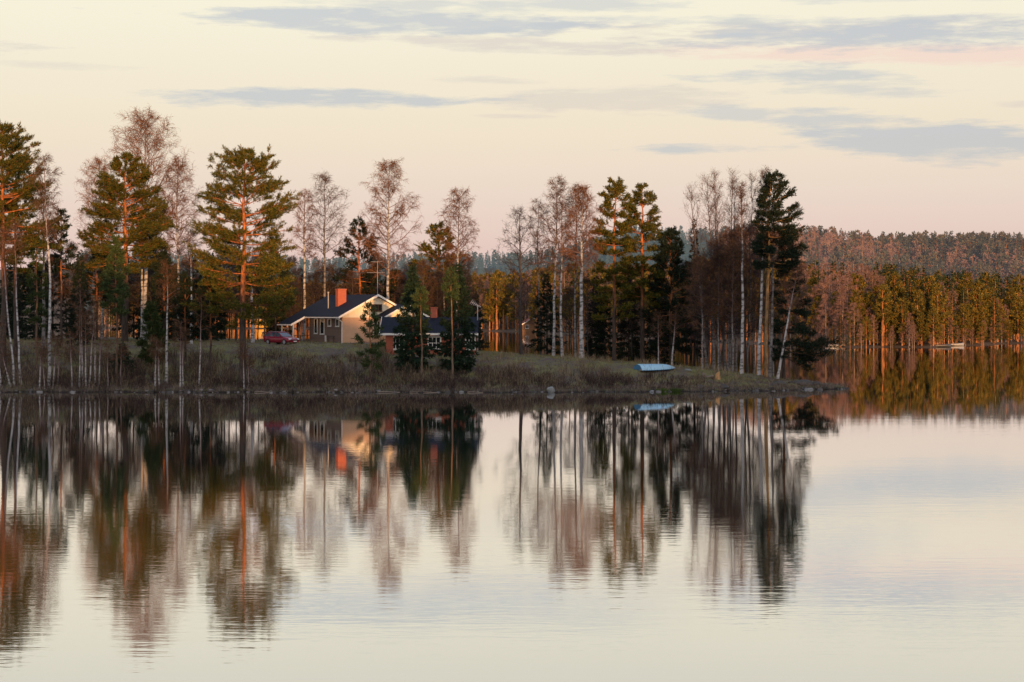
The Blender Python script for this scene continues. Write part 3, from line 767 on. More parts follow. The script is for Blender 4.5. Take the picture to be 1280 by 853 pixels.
def far_tree(sort, X, Y, H, label, group):
    o = link(FN[sort], rw.choice(FM[sort]))
    s = H / FH[sort]
    w = s * rw.uniform(0.85, 1.25)
    o.location = (X, Y, float(far_z(np.array(X), np.array(Y))) - 0.2)
    o.rotation_euler = (0, 0, rw.uniform(0, 6.28)); o.scale = (w, w, s)
    tag(o, label, 'tree', group)
FL = {'pine': 'sunlit pine with orange trunk', 'lowpine': 'bushy olive pine', 'spruce': 'golden tipped spruce', 'birch': 'bare pink birch'}
# right shore, front rows
for i in range(170):
    px = 985 + (i % 85) * 3.75 + rw.uniform(-2, 2)
    row = i // 85
    if px < 1068: k = rw.choice(['birch', 'birch', 'birch', 'birch', 'lowpine'])
    elif px < 1125: k = rw.choice(['lowpine', 'lowpine', 'birch', 'pine', 'birch'])
    elif px < 1182: k = rw.choice(['lowpine', 'spruce', 'lowpine', 'spruce'])
    else: k = rw.choice(['pine', 'spruce', 'lowpine', 'birch', 'spruce', 'lowpine'])
    X = (px - 640) / F * 450; X = X * float(shore(np.array(X))) / 450
    Y = float(shore(np.array(X))) + 3 + row * 9 + rw.uniform(0, 7)
    if math.sin(px * 0.19) + math.sin(px * 0.43 + 1) < -1.25 and row == 0: continue
    far_tree(k, X, Y, rw.uniform(7.5, 15.5) * (0.9 if row == 0 else 1.1), FL[k] + ' in the front rows of the far right shore', 'trees lining the far right shore')
for i in range(95):   # young growth and bushes along the water's edge
    px = 985 + i * 3.4 + rw.uniform(-3, 3)
    X = (px - 640) / F * 450; X = X * float(shore(np.array(X))) / 450
    Y = float(shore(np.array(X))) + rw.uniform(0.0, 6)
    k = rw.choice(['birch', 'lowpine', 'birch', 'spruce'])
    far_tree(k, X, Y, rw.uniform(3, 7.5), 'young ' + {'birch': 'bare pink birch', 'lowpine': 'olive pine', 'spruce': 'spruce'}[k] + ' at the edge of the far right shore', 'young trees along the far right shore')
# shore behind the peninsula
for i in range(210):
    px = 160 + i * 3.9 + rw.uniform(-3, 3)
    if px > 980: break
    d0 = shore_hit(px)
    X = (px - 640) / F * d0
    Y = d0 + rw.uniform(3, 22)
    k = rw.choice(['pine', 'pine', 'pine', 'birch', 'lowpine'])
    far_tree(k, X, Y, rw.uniform(14, 22) if d0 > 700 else rw.uniform(11, 16), FL[k] + ' on the sunlit shore glimpsed behind the peninsula', 'trees on the shore behind the peninsula')

def forest(name, pts, palette, seed, low=True):
    """a far wood that reads as one mass: many light trees in one mesh"""
    rng = np.random.default_rng(seed)
    src = {}
    for s_, sd in (('spruce', 1), ('pine', 2), ('birch', 3)):
        for j in range(2):
            if s_ == 'spruce': gt, gc = gen_spruce(900 + sd * 10 + j, 1.0 * 16, 0.15, 0.1, 2.0, n1=40, n2=4, nb=2, blade=(0.7, 1.2), bw=0.40)
            elif s_ == 'pine': gt, gc = gen_pine(900 + sd * 10 + j, 16, 0.2, 0.40, 2.2, n1=12, n2=3, n3=1, nb=4, blade=(0.8, 1.5), bw=0.45, stubs=0)
            else: gt, gc = gen_birch(900 + sd * 10 + j, 16, 0.18, 0.25, 2.2, n1=12, n2=3, n3=4, fine=1, twr=0.11)
            V, Q, Mi, W, S = gc.arrays(); V0, Q0, M0, W0, S0 = gt.arrays()
            mi = {'spruce': 0, 'pine': 1, 'birch': 2}[s_]
            src[(s_, j)] = (np.vstack([V0, V]), np.vstack([Q0, Q + len(V0)]), np.concatenate([np.full(len(Q0), 4 if s_ == 'birch' else 3), np.where(Mi == 0, mi, 3)]), np.concatenate([W0, W]))
    g = G()
    for (x, y, h, s_) in pts:
        V, Q, Mi, W = src[(s_, int(rng.integers(2)))]
        a = rng.uniform(0, 6.28); sc = h / 16; w = sc * rng.uniform(0.75, 1.1)
        c, s2 = math.cos(a) * w, math.sin(a) * w
        VV = np.stack([V[:, 0] * c - V[:, 1] * s2 + x, V[:, 0] * s2 + V[:, 1] * c + y, V[:, 2] * sc + float(far_z(np.array(x), np.array(y))) - 0.3], 1)
        g.add(VV, Q, 0, W); g.M[-1][:] = Mi
    return tag(link(name, g.mesh(name, [M[m] for m in palette])), kind='stuff')
M['hill_spruce'] = island_mat('hill spruce needles', [(0, (0.040, 0.058, 0.052)), (0.6, (0.064, 0.080, 0.060)), (1, (0.11, 0.11, 0.07))])  # hill foliage colours paled to paint in the haze
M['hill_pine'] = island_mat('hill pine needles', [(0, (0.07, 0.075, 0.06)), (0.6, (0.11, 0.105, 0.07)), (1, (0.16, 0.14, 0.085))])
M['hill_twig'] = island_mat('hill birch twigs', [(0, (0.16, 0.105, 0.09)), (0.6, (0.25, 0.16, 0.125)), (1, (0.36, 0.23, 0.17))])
M['haze_spruce'] = island_mat('distant spruce in haze', [(0, (0.045, 0.085, 0.095)), (0.6, (0.065, 0.11, 0.115)), (1, (0.09, 0.135, 0.13))])  # blue of the haze painted into the needles
for k_, hz_ in (('hill_spruce', (0.030, 0.028, 0.034)), ('hill_pine', (0.030, 0.028, 0.034)), ('hill_twig', (0.034, 0.028, 0.034)), ('haze_spruce', (0.045, 0.062, 0.075))):  # painted haze: a weak glow on the far foliage
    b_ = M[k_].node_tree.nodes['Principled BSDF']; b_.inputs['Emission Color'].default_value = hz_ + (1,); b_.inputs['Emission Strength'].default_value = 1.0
rp = np.random.default_rng(5)
pts = []
# slope just behind the far right shore rows
for i in range(900):
    px = rp.uniform(985, 1330); Y0 = rp.uniform(22, 230)
    X = (px - 640) / F * 450; X = X * float(shore(np.array(X))) / 450; Yb = float(shore(np.array(X)))
    X *= (Yb + Y0) / Yb
    k = 'birch' if (px < 1085 and rp.uniform() < 0.75) else ('spruce' if rp.uniform() < 0.85 else rp.choice(['birch', 'pine']))
    pts.append((X, Yb + Y0, rp.uniform(8.5, 15.5), k))
f1 = forest('forest', pts, ['far_spruce', 'far_pine', 'far_twig', 'bark_far_pine', 'bark_far_birch'], 1)
tag(f1, 'golden green conifer wood rising behind the far right shore', 'forest')
pts = []
for i in range(2600):
    px = rp.uniform(900, 1340); Y = rp.uniform(720, 1230)
    X = (px - 640) / F * Y
    cl = math.sin(X * 0.021) + math.sin(Y * 0.017 + X * 0.03) + rp.normal(0, 0.6)
    k = 'birch' if cl > 0.0 else ('spruce' if rp.uniform() < 0.8 else 'pine')
    pts.append((X, Y, rp.uniform(13, 22), k))
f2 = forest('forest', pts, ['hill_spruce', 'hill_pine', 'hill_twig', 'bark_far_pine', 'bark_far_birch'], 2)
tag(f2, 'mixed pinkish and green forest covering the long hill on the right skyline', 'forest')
pts = []
for i in range(2600):
    px = rp.uniform(120, 995); d0 = shore_hit(px); Y = d0 + 14 + 340 * rp.uniform() ** 1.4
    X = (px - 640) / F * Y
    k = rp.choice(['birch', 'spruce', 'pine', 'birch'])
    pts.append((X, Y, rp.uniform(13, 21) if Y > 750 else rp.uniform(10, 16), k))
f3 = forest('forest', pts, ['far_spruce', 'far_pine', 'far_twig', 'bark_far_pine', 'bark_far_birch'], 3)
tag(f3, 'mixed forest behind the glimpsed shore beyond the peninsula', 'forest')
pts = []
for i in range(2600):
    px = rp.uniform(100, 1000); Y = rp.uniform(1500, 2300)
    pts.append(((px - 640) / F * Y, Y, rp.uniform(13, 19), rp.choice(['spruce', 'spruce', 'pine'])))
f4 = forest('forest', pts, ['haze_spruce', 'haze_spruce', 'hill_twig', 'haze_spruce', 'haze_spruce'], 4)
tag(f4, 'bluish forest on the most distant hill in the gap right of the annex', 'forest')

# ------------------------------------------------------------------ brush, grass, reeds (stuff)
def on_land(rng, n, x0, x1, d0, d1):
    X = rng.uniform(x0, x1, n); Y = front(X) + rng.uniform(d0, d1, n)
    return X, Y, ground_z(X, Y)
def brush(name, seed, spots, stems, h0, h1, mat, spread, tw=4):
    rng = np.random.default_rng(seed)
    X, Y, Z, S = spots
    idx = np.repeat(np.arange(len(X)), stems)
    O = np.stack([X, Y, Z], 1)[idx] + np.stack([rng.normal(0, 0.22, len(idx)), rng.normal(0, 0.22, len(idx)), np.full(len(idx), -0.03)], 1)
    D = unit(np.stack([rng.normal(0, spread, len(idx)), rng.normal(0, spread, len(idx)), np.ones(len(idx))], 1))
    L = rng.uniform(h0, h1, len(idx)) * S[idx]
    P = polylines(rng, O, D, L, 4, (0, 0, 0.1), 0.12)
    R = np.linspace(1, 0.35, 4)[None] * np.full((len(idx), 1), 0.014) * rng.uniform(0.6, 1.2, (len(idx), 1))
    g = G()
    tubes(g, P, R, 3, 0)
    O2, D2, r2, t2, i2 = children(rng, P, R, tw, 0.25, 1.0, 0.7, 0.3)
    blades(g, rng, O2, D2, L[i2] * rng.uniform(0.2, 0.5, len(O2)), rng.uniform(0.012, 0.030, len(O2)))
    return tag(link(name, g.mesh(name, [M[mat]])), kind='stuff')
rb = np.random.default_rng(21)
def patchy(X, Y): return 0.55 + 0.5 * np.sin(X * 0.45 + 1.3) * np.sin(X * 0.17 + Y * 0.3) + 0.15 * np.sin(X * 1.7)
X, Y, Z = on_land(rb, 2100, -72, 21, 0.8, 18)
keep = (rb.uniform(0, 1, len(X)) < np.interp(X, [-72, -2, 8, 21], [1, 1, 0.8, 0.4])) & (Y - front(X) < np.interp(X, [-72, -20, 0, 12, 21], [18, 17, 13, 10, 7]))
X, Y, Z = X[keep], Y[keep], Z[keep]
S = np.clip(patchy(X, Y), 0.3, 1.2) * np.interp(Y - front(X), [0, 3, 9, 18], [0.7, 1.0, 0.9, 0.6]) * np.interp(X, [-72, -20, 0, 10, 21], [1, 0.95, 0.8, 0.7, 0.5])
tag(brush('brush', 31, (X, Y, Z, S), 10, 1.0, 2.8, 'brush', 0.22), 'grey brown leafless thicket covering the bank from the left edge to the boat', 'thicket')
X, Y, Z = on_land(rb, 900, -72, 19, 0.4, 8)
S = np.clip(patchy(X * 1.3 + 9, Y), 0.3, 1.2) * np.interp(X, [-72, -20, 0, 10, 19], [0.9, 0.9, 0.9, 0.85, 0.5])
tag(brush('brush', 32, (X, Y, Z, S), 9, 0.7, 1.7, 'brush_dark', 0.35, 5), 'dark willow brush low along the waterline of the bank', 'thicket')
def tufts(name, seed, X, Y, Z, n, h0, h1, w, mat, lean=0.35):
    rng = np.random.default_rng(seed)
    idx = np.repeat(np.arange(len(X)), n)
    O = np.stack([X, Y, Z - 0.02], 1)[idx] + np.stack([rng.normal(0, 0.10, len(idx)), rng.normal(0, 0.10, len(idx)), np.zeros(len(idx))], 1)
    D = np.stack([rng.normal(0, lean, len(idx)), rng.normal(0, lean, len(idx)), np.ones(len(idx))], 1)
    g = G()
    blades(g, rng, O, D, rng.uniform(h0, h1, len(idx)), np.full(len(idx), w))
    return tag(link(name, g.mesh(name, [M[mat]])), kind='stuff')
X, Y, Z = on_land(rb, 9000, -70, 30, 6, 48)
k = (Y < back(X) - 2) & (Z > 0.3)
tag(tufts('grass', 41, X[k], Y[k], Z[k], 7, 0.08, 0.26, 0.03, 'grass'), 'short spring grass on the lawn and the open ground of the peninsula', 'grass')
X, Y, Z = on_land(rb, 2600, -72, 35, -0.1, 1.8)
tag(tufts('reeds', 42, X, Y, np.maximum(Z, 0), 7, 0.20, 0.65, 0.022, 'reed', 0.25), 'pale dry reeds fringing the waterline of the peninsula', 'reeds')
X, Y, Z = on_land(rb, 500, 17, 33, 0.3, 9)
tag(tufts('heather', 43, X, Y, Z, 10, 0.15, 0.5, 0.02, 'brush', 0.5), 'low brown heather on the rocky tip of the peninsula', 'heather')
X, Y, Z = on_land(rb, 1500, -72, 24, 1.5, 24)
k = (Z > 0.35) & (np.sin(X * 0.8 + 2) + np.sin(X * 0.31 + Y * 0.5) > 0.1)
tag(tufts('dry_grass', 45, X[k], Y[k], Z[k], 12, 0.35, 1.15, 0.028, 'straw', 0.30), 'clumps of pale dry grass among the brush on the bank', 'dry grass')
rs = np.random.default_rng(77); gs = G()
ico = bmesh.new(); bmesh.ops.create_cube(ico, size=1.4); bmesh.ops.subdivide_edges(ico, edges=ico.edges[:], cuts=2, use_grid_fill=True)
for v in ico.verts: v.co = v.co.normalized() * 0.8 + v.co * 0.2
iv = np.array([v.co[:] for v in ico.verts]); iq = np.array([[v.index for v in f.verts] for f in ico.faces]); ico.free()
for i in range(420):
    x = rs.uniform(-72, 35.5); y = float(front(x)) + rs.uniform(-0.5, 0.7); r = rs.uniform(0.05, 0.16) * (1.9 if rs.uniform() < 0.10 else 1)
    a = rs.uniform(0, 6.28); q = iv * (1 + rs.normal(0, 0.10, (len(iv), 1))) * np.array([r * rs.uniform(0.9, 1.7), r, r * rs.uniform(0.45, 0.8)])
    q = np.stack([q[:, 0] * math.cos(a) - q[:, 1] * math.sin(a) + x, q[:, 0] * math.sin(a) + q[:, 1] * math.cos(a) + y, q[:, 2] + max(0.0, gz(x, y)) + 0.02], 1)
    gs.add(q, iq, 0, None, True)
tag(link('shore_stones', gs.mesh('shore_stones', [M['shore_stone']])), 'small grey and brown stones strewn along the waterline of the peninsula', 'stones', kind='stuff')
for px, D, lab in ((828, 191.2, 'left one of two bright green tufts at the waterline below the boat'), (845, 191.6, 'right one of two bright green tufts at the waterline below the boat')):
    rng = np.random.default_rng(int(px)); x = wx(px, D)
    n = 260; a = rng.uniform(0, 6.28, n); r = np.sqrt(rng.uniform(0, 1, n)) * 0.40
    O = np.stack([np.cos(a) * r * 1.3, np.sin(a) * r, np.zeros(n)], 1)
    g = G(); blades(g, rng, O, np.stack([np.cos(a) * r, np.sin(a) * r, np.full(n, 0.7)], 1), rng.uniform(0.15, 0.50, n), np.full(n, 0.04))
    o = link('grass_tuft', g.mesh('grass_tuft', [M['moss']])); o.location = (x, D, max(0.0, gz(x, D)) - 0.02); tag(o, lab, 'tuft', 'green tufts below the boat')

# ------------------------------------------------------------------ box and prism helpers for built things
def bm_obj(name, bm, mat, parent=None, smooth=False, bevel=0.0):
    bmesh.ops.recalc_face_normals(bm, faces=bm.faces)
    if bevel: bmesh.ops.bevel(bm, geom=bm.edges[:], offset=bevel, segments=2, affect='EDGES', profile=0.7)
    me = bpy.data.meshes.new(name); bm.to_mesh(me); bm.free()
    me.materials.append(mat)
    if smooth: me.polygons.foreach_set('use_smooth', [True] * len(me.polygons))
    return link(name, me, parent)
def box(bm, x0, x1, y0, y1, z0, z1):
    v = [bm.verts.new(p) for p in ((x0, y0, z0), (x1, y0, z0), (x1, y1, z0), (x0, y1, z0), (x0, y0, z1), (x1, y0, z1), (x1, y1, z1), (x0, y1, z1))]
    for f in ((0, 1, 2, 3), (4, 5, 6, 7), (0, 1, 5, 4), (1, 2, 6, 5), (2, 3, 7, 6), (3, 0, 4, 7)): bm.faces.new([v[i] for i in f])
def prism(bm, poly, d):
    """closed polygon of 3-D points pushed along vector d"""
    a = [bm.verts.new(p) for p in poly]; b = [bm.verts.new(Vector(p) + Vector(d)) for p in poly]
    bm.faces.new(a); bm.faces.new(b[::-1])
    n = len(poly)
    for i in range(n): bm.faces.new([a[i], a[(i + 1) % n], b[(i + 1) % n], b[i]])
def bar(bm, p, q, r, n=8, r2=None):
    p = Vector(p); q = Vector(q); t = (q - p).normalized(); r2 = r if r2 is None else r2
    a = t.orthogonal().normalized(); b = t.cross(a)
    A = [bm.verts.new(p + (a * math.cos(i / n * 2 * PI) + b * math.sin(i / n * 2 * PI)) * r) for i in range(n)]
    B = [bm.verts.new(q + (a * math.cos(i / n * 2 * PI) + b * math.sin(i / n * 2 * PI)) * r2) for i in range(n)]
    bm.faces.new(A); bm.faces.new(B[::-1])
    for i in range(n): bm.faces.new([A[i], A[(i + 1) % n], B[(i + 1) % n], B[i]])
def boxo(name, mat, parent, *dims, bevel=0.0):
    bm = bmesh.new()
    for d in dims: box(bm, *d)
    return bm_obj(name, bm, mat, parent, False, bevel)
def prismo(name, mat, parent, *pd):
    bm = bmesh.new()
    for poly, d in pd: prism(bm, poly, d)
    return bm_obj(name, bm, mat, parent)
def window_y(parent, x, y0, y1, z0, z1, out=-1, fm='white', bars=0):
    """window in a wall that runs along local y at local x; out = side it faces"""
    t = 0.09; d = 0.07 * out
    xa, xb = sorted((x, x + d)); 
    fr = boxo('window', M[fm], parent, (xa, xb, y0 - t, y0, z0 - t, z1 + t), (xa, xb, y1, y1 + t, z0 - t, z1 + t), (xa, xb, y0, y1, z1, z1 + t), (xa, xb, y0, y1, z0 - t, z0),
              *[(xa, xb, y0 + (y1 - y0) * (i + 1) / (bars + 1) - 0.02, y0 + (y1 - y0) * (i + 1) / (bars + 1) + 0.02, z0, z1) for i in range(bars)])
    xa, xb = sorted((x + 0.012 * out, x + 0.03 * out))
    boxo('pane', M['pane'], fr, (xa, xb, y0, y1, z0, z1))
    xa, xb = sorted((x, x + 0.12 * out))
    boxo('sill', M[fm], fr, (xa, xb, y0 - t - 0.03, y1 + t + 0.03, z0 - t - 0.05, z0 - t - 0.002))
def window_x(parent, y, x0, x1, z0, z1, fm='white', bars=0, cross=False, t=0.09):
    """window in a wall along local x at local y, facing -y"""
    ya, yb = y - 0.07, y
    d = [(x0 - t, x0, ya, yb, z0 - t, z1 + t), (x1, x1 + t, ya, yb, z0 - t, z1 + t), (x0, x1, ya, yb, z1, z1 + t), (x0, x1, ya, yb, z0 - t, z0)]
    for i in range(bars):
        xc = x0 + (x1 - x0) * (i + 1) / (bars + 1); d.append((xc - 0.035, xc + 0.035, ya, yb, z0, z1))
    fr = boxo('window', M[fm], parent, *d)
    if cross:
        zc = (z0 + z1) / 2
        boxo('glazing_bar', M[fm], fr, (x0, x1, y - 0.06, y - 0.035, zc - 0.03, zc + 0.03))
    boxo('pane', M['pane'], fr, (x0, x1, y - 0.03, y - 0.012, z0, z1))
    boxo('sill', M[fm], fr, (x0 - t - 0.03, x1 + t + 0.03, y - 0.13, y, z0 - t - 0.05, z0 - t - 0.002))

# ------------------------------------------------------------------ main house
A = math.radians(30)
HX, HY = wx(428, 224), 224.0
HG = 4.1
house = empty('house', (HX, HY, HG), A)
tag(house, 'single storey house with dark blue gable roof, cream gable and red brick chimney', 'house')
W, L = 8.8, 13.0
zb = 0.28
we = 3.55                     # wall plate
sl = 0.515                    # roof slope
ov = 0.72
def rz(x): return we + sl * min(x, W - x) if 0 <= x <= W else we + sl * (x if x < W / 2 else W - x)
apex = we + sl * W / 2
boxo('foundation', M['stone'], house, (0.05, W - 0.05, 0.05, L - 0.05, -1.2, zb - 0.002))
# walls: long left wall in grey brown boards, recessed at the porch end; gable end in tan brick
PY = 9.5
boxo('boarded_wall', M['board_grey'], house, (0, 0.2, 0.22, PY, zb, we), (0.2, 1.9, PY - 0.2, PY, zb, we + 0.05), (1.9, 2.1, PY, L, zb, we + 0.9), (2.1, W, L - 0.2, L, zb, we))
boxo('brick_wall', M['brick_tan'], house, (0, W, 0.0, 0.22, zb, 3.22), (W - 0.2, W, 0.22, L - 0.2, zb, we))
prismo('gable_board', M['board_cream'], house, ([(0, -0.03, 3.222), (W, -0.03, 3.222), (W, -0.03, we - 0.06), (W / 2, -0.03, apex - 0.06), (0, -0.03, we - 0.06)], (0, 0.25, 0)),
       )
prismo('gable_board', M['board_cream'], house, ([(2.1, L - 0.2, we + 0.002), (W, L - 0.2, we + 0.002), (W / 2, L - 0.2, apex - 0.06)], (0, 0.2, 0)))
# roof as two slabs, the left one longer over the porch
th = 0.16
y0, y1 = -0.55, L + 0.5
xl = -ov; xr = W + ov; xp = -ov - 1.75
zf = lambda x: we + sl * (x if x <= W / 2 else W - x)
bm = bmesh.new()
prism(bm, [(xl, y0, zf(xl)), (W / 2, y0, apex), (W / 2, y0, apex + th), (xl, y0, zf(xl) + th)], (0, y1 - y0, 0))
prism(bm, [(W / 2 + 0.002, y0, apex), (xr, y0, zf(xr)), (xr, y0, zf(xr) + th), (W / 2 + 0.002, y0, apex + th)], (0, y1 - y0, 0))
prism(bm, [(xp, PY - 0.2, zf(xp)), (xl - 0.002, PY - 0.2, zf(xl)), (xl - 0.002, PY - 0.2, zf(xl) + th), (xp, PY - 0.2, zf(xp) + th)], (0, y1 - PY + 0.2, 0))
rf = bm_obj('roof', bm, M['roof_y'], house)
ch = boxo('chimney', M['brick_red'], rf, (1.60, 2.70, 4.7, 5.4, zf(1.55) + 0.10, apex + 0.72), (1.55, 2.75, 4.65, 5.45, apex + 0.722, apex + 0.84))
boxo('chimney_cap', M['metal_dark'], rf, (1.62, 2.68, 4.72, 5.38, apex + 0.842, apex + 0.88))
bm = bmesh.new(); bar(bm, (1.2, 6.6, zf(1.2) + 0.1), (1.2, 6.6, apex + 0.35), 0.07, 10); bar(bm, (1.2, 6.6, apex + 0.35), (1.2, 6.6, apex + 0.5), 0.12, 10)
bm_obj('vent_pipe', bm, M['metal'], rf)
# white bargeboards and fascias
def barge(x0, x1, y, t=0.05, h=0.24): return ([(x0, y, zf(x0) + th + 0.02), (x1, y, zf(x1) + th + 0.02), (x1, y, zf(x1) + th - h), (x0, y, zf(x0) + th - h)], (0, -t, 0))
bm = bmesh.new()
for p, d in (barge(xl - 0.02, W / 2, y0 - 0.003), barge(W / 2 + 0.002, xr + 0.02, y0 - 0.003)): prism(bm, p, d)
bm_obj('bargeboard', bm, M['white'], house)
bm = bmesh.new(); prism(bm, *barge(xp - 0.02, xl, PY - 0.203)); bm_obj('bargeboard', bm, M['white'], house)
gut = boxo('gutter', M['white'], house, (xl - 0.10, xl - 0.003, y0, PY - 0.26, zf(xl) - 0.02, zf(xl) + 0.11))
boxo('gutter', M['white'], house, (xp - 0.10, xp - 0.003, PY - 0.2, y1, zf(xp) - 0.02, zf(xp) + 0.11))
bm = bmesh.new()
bar(bm, (xl - 0.05, 0.10, zf(xl)), (-0.08, -0.04, 2.75), 0.055); bar(bm, (-0.08, -0.04, 2.75), (-0.08, -0.04, 0.1), 0.055)
bm_obj('downpipe', bm, M['white'], gut)
# windows in the long wall
window_y(house, 0.0, 7.15, 7.9, 1.35, 3.0); window_y(house, 0.0, 5.15, 6.15, 1.3, 3.0)
window_y(house, 0.0, 3.2, 3.95, 2.25, 3.0); window_y(house, 0.0, 0.95, 1.75, 2.25, 3.0)
boxo('pipe_box', M['white'], house, (-0.12, 0, 4.5, 4.72, 0.1, 1.1))
boxo('wood_rack', M['metal_dark'], house, (-0.16, -0.1, 1.9, 4.1, 1.0, 1.06), (-0.16, -0.1, 2.2, 2.26, 0.2, 1.0), (-0.16, -0.1, 3.8, 3.86, 0.2, 1.0))
# porch: deck, posts, rail, door and glazing
boxo('porch_deck', M['wood'], house, (-2.1, 1.9, PY, L, -0.1, 0.20))
boxo('porch_post', M['white'], house, (-2.2, -2.06, PY - 0.1, PY + 0.04, -0.1, zf(-2.1)))
boxo('porch_post', M['white'], house, (-2.2, -2.06, L - 0.15, L - 0.01, -0.1, zf(-2.1)))
boxo('railing', M['wood_rail'], house, (-2.05, 0.0, PY + 0.02, PY + 0.08, 0.98, 1.08), (-2.05, 0.0, PY + 0.03, PY + 0.07, 0.55, 0.63), *[(-1.9 + i * 0.38, -1.84 + i * 0.38, PY + 0.035, PY + 0.065, 0.2, 0.98) for i in range(5)])
window_y(house, 1.9, 12.0, 12.7, 0.6, 2.4)
dr = boxo('door', M['brown_frame'], house, (1.83, 1.897, 10.4, 11.4, 0.22, 2.35)); boxo('handle', M['metal'], dr, (1.76, 1.826, 10.5, 10.56, 1.2, 1.32))
window_x(house, PY + 0.0, 0.6, 1.4, 0.8, 2.5) if False else None
# gable windows
window_x(house, -0.03, 3.75, 5.05, 4.05, 4.72, 'brown_frame', 2)
window_x(house, 0.0, 4.1, 4.95, 1.3, 2.75, 'white', 1)
# projecting wing with its own gable
ex0, ex1, ep = 4.75, 9.5, -2.2
exm = (ex0 + ex1) / 2
ez = we - 0.08; ea = ez + sl * (exm - ex0)
boxo('wing_wall', M['brick_tan'], house, (ex0, ex1, ep, -0.035, zb, 3.2))
prismo('wing_gable', M['board_cream'], house, ([(ex0, ep - 0.02, 3.202), (ex1, ep - 0.02, 3.202), (ex1, ep - 0.02, ez - 0.05), (exm, ep - 0.02, ea - 0.05), (ex0, ep - 0.02, ez - 0.05)], (0, 0.2, 0)))
zfe = lambda x: ez + sl * (x - ex0 if x <= exm else ex1 - x)
bm = bmesh.new()
xa, xb = ex0 - 0.6, ex1 + 0.6
prism(bm, [(xa, ep - 0.5, zfe(xa)), (exm, ep - 0.5, ea), (exm, ep - 0.5, ea + th), (xa, ep - 0.5, zfe(xa) + th)], (0, 1.85 - ep, 0))
prism(bm, [(exm + 0.002, ep - 0.5, ea), (xb, ep - 0.5, zfe(xb)), (xb, ep - 0.5, zfe(xb) + th), (exm + 0.002, ep - 0.5, ea + th)], (0, 1.85 - ep, 0))
bm_obj('wing_roof', bm, M['roof_y'], house)
bm = bmesh.new(); yb_ = ep - 0.503
for xq, xw in ((xa - 0.02, exm), (exm + 0.002, xb + 0.02)):
    prism(bm, [(xq, yb_, zfe(xq) + th + 0.02), (xw, yb_, zfe(xw) + th + 0.02), (xw, yb_, zfe(xw) + th - 0.22), (xq, yb_, zfe(xq) + th - 0.22)], (0, -0.05, 0))
bm_obj('bargeboard', bm, M['white'], house)

# ------------------------------------------------------------------ annex in front of the house
AY = 211.5
AX0, AX1 = wx(482, AY), wx(594, AY)
AG = 3.0
annex = empty('cottage', (AX0, AY, AG), 0.0)
tag(annex, 'low red brick annex with dark roof half hidden behind two spruces', 'annex')
aw = AX1 - AX0; ad = 6.6; ah = 2.75
boxo('foundation', M['stone'], annex, (0.04, aw - 0.04, 0.04, ad - 0.04, -1.6, 0.25))
boxo('brick_wall', M['brick_red'], annex, (0, aw, 0, ad, 0.252, ah - 0.1))
asl = 0.46; am = ad / 2; ap = ah + asl * am
zfa = lambda y: ah + asl * (y if y <= am else ad - y)
prismo('gable_board', M['board_cream'], annex, ([(0.0, 0.0, ah - 0.098), (0.0, ad, ah - 0.098), (0.0, am, ap - 0.05)], (0.15, 0, 0)))
prismo('gable_board', M['board_cream'], annex, ([(aw, 0.0, ah - 0.098), (aw, ad, ah - 0.098), (aw, am, ap - 0.05)], (-0.15, 0, 0)))
bm = bmesh.new()
ax0, ax1, ay0, ay1 = -0.62, aw + 0.35, -0.6, ad + 0.6
prism(bm, [(ax0, ay0, zfa(ay0)), (ax0, am, ap), (ax0, am, ap + th), (ax0, ay0, zfa(ay0) + th)], (ax1 - ax0, 0, 0))
prism(bm, [(ax0, am + 0.002, ap), (ax0, ay1, zfa(ay1)), (ax0, ay1, zfa(ay1) + th), (ax0, am + 0.002, ap + th)], (ax1 - ax0, 0, 0))
arf = bm_obj('roof', bm, M['roof'], annex)
cx = wx(542.5, AY + am) - AX0
boxo('chimney', M['brick_red'], arf, (cx - 0.36, cx + 0.36, am - 0.3, am + 0.3, ap + 0.05, ap + 1.15), (cx - 0.42, cx + 0.42, am - 0.36, am + 0.36, ap + 1.152, ap + 1.26))
boxo('fascia', M['white'], annex, (ax0, ax1, ay0 - 0.055, ay0 - 0.003, zfa(ay0) - 0.06, zfa(ay0) + th + 0.01))
prismo('bargeboard', M['white'], annex, ([(ax0 - 0.003, ay0, zfa(ay0) + th + 0.02), (ax0 - 0.003, am, ap + th + 0.02), (ax0 - 0.003, am, ap), (ax0 - 0.003, ay0, zfa(ay0))], (-0.05, 0, 0)))
for pc, wd in ((497, 1.25), (543, 1.25), (588, 0.9)):
    xc = wx(pc, AY) - AX0
    window_x(annex, -0.004, xc - wd / 2, xc + wd / 2, 0.95, 2.15, 'white', 2, True, 0.14)
boxo('brick_pier', M['brick_red'], annex, (0.05, 0.85, -0.22, -0.004, 0.0, ah - 0.16))
boxo('window_shutter', M['white'], annex, (wx(491, AY) - AX0 - 0.1, wx(491, AY) - AX0 + 0.06, -0.10, -0.004, 0.5, 2.5))

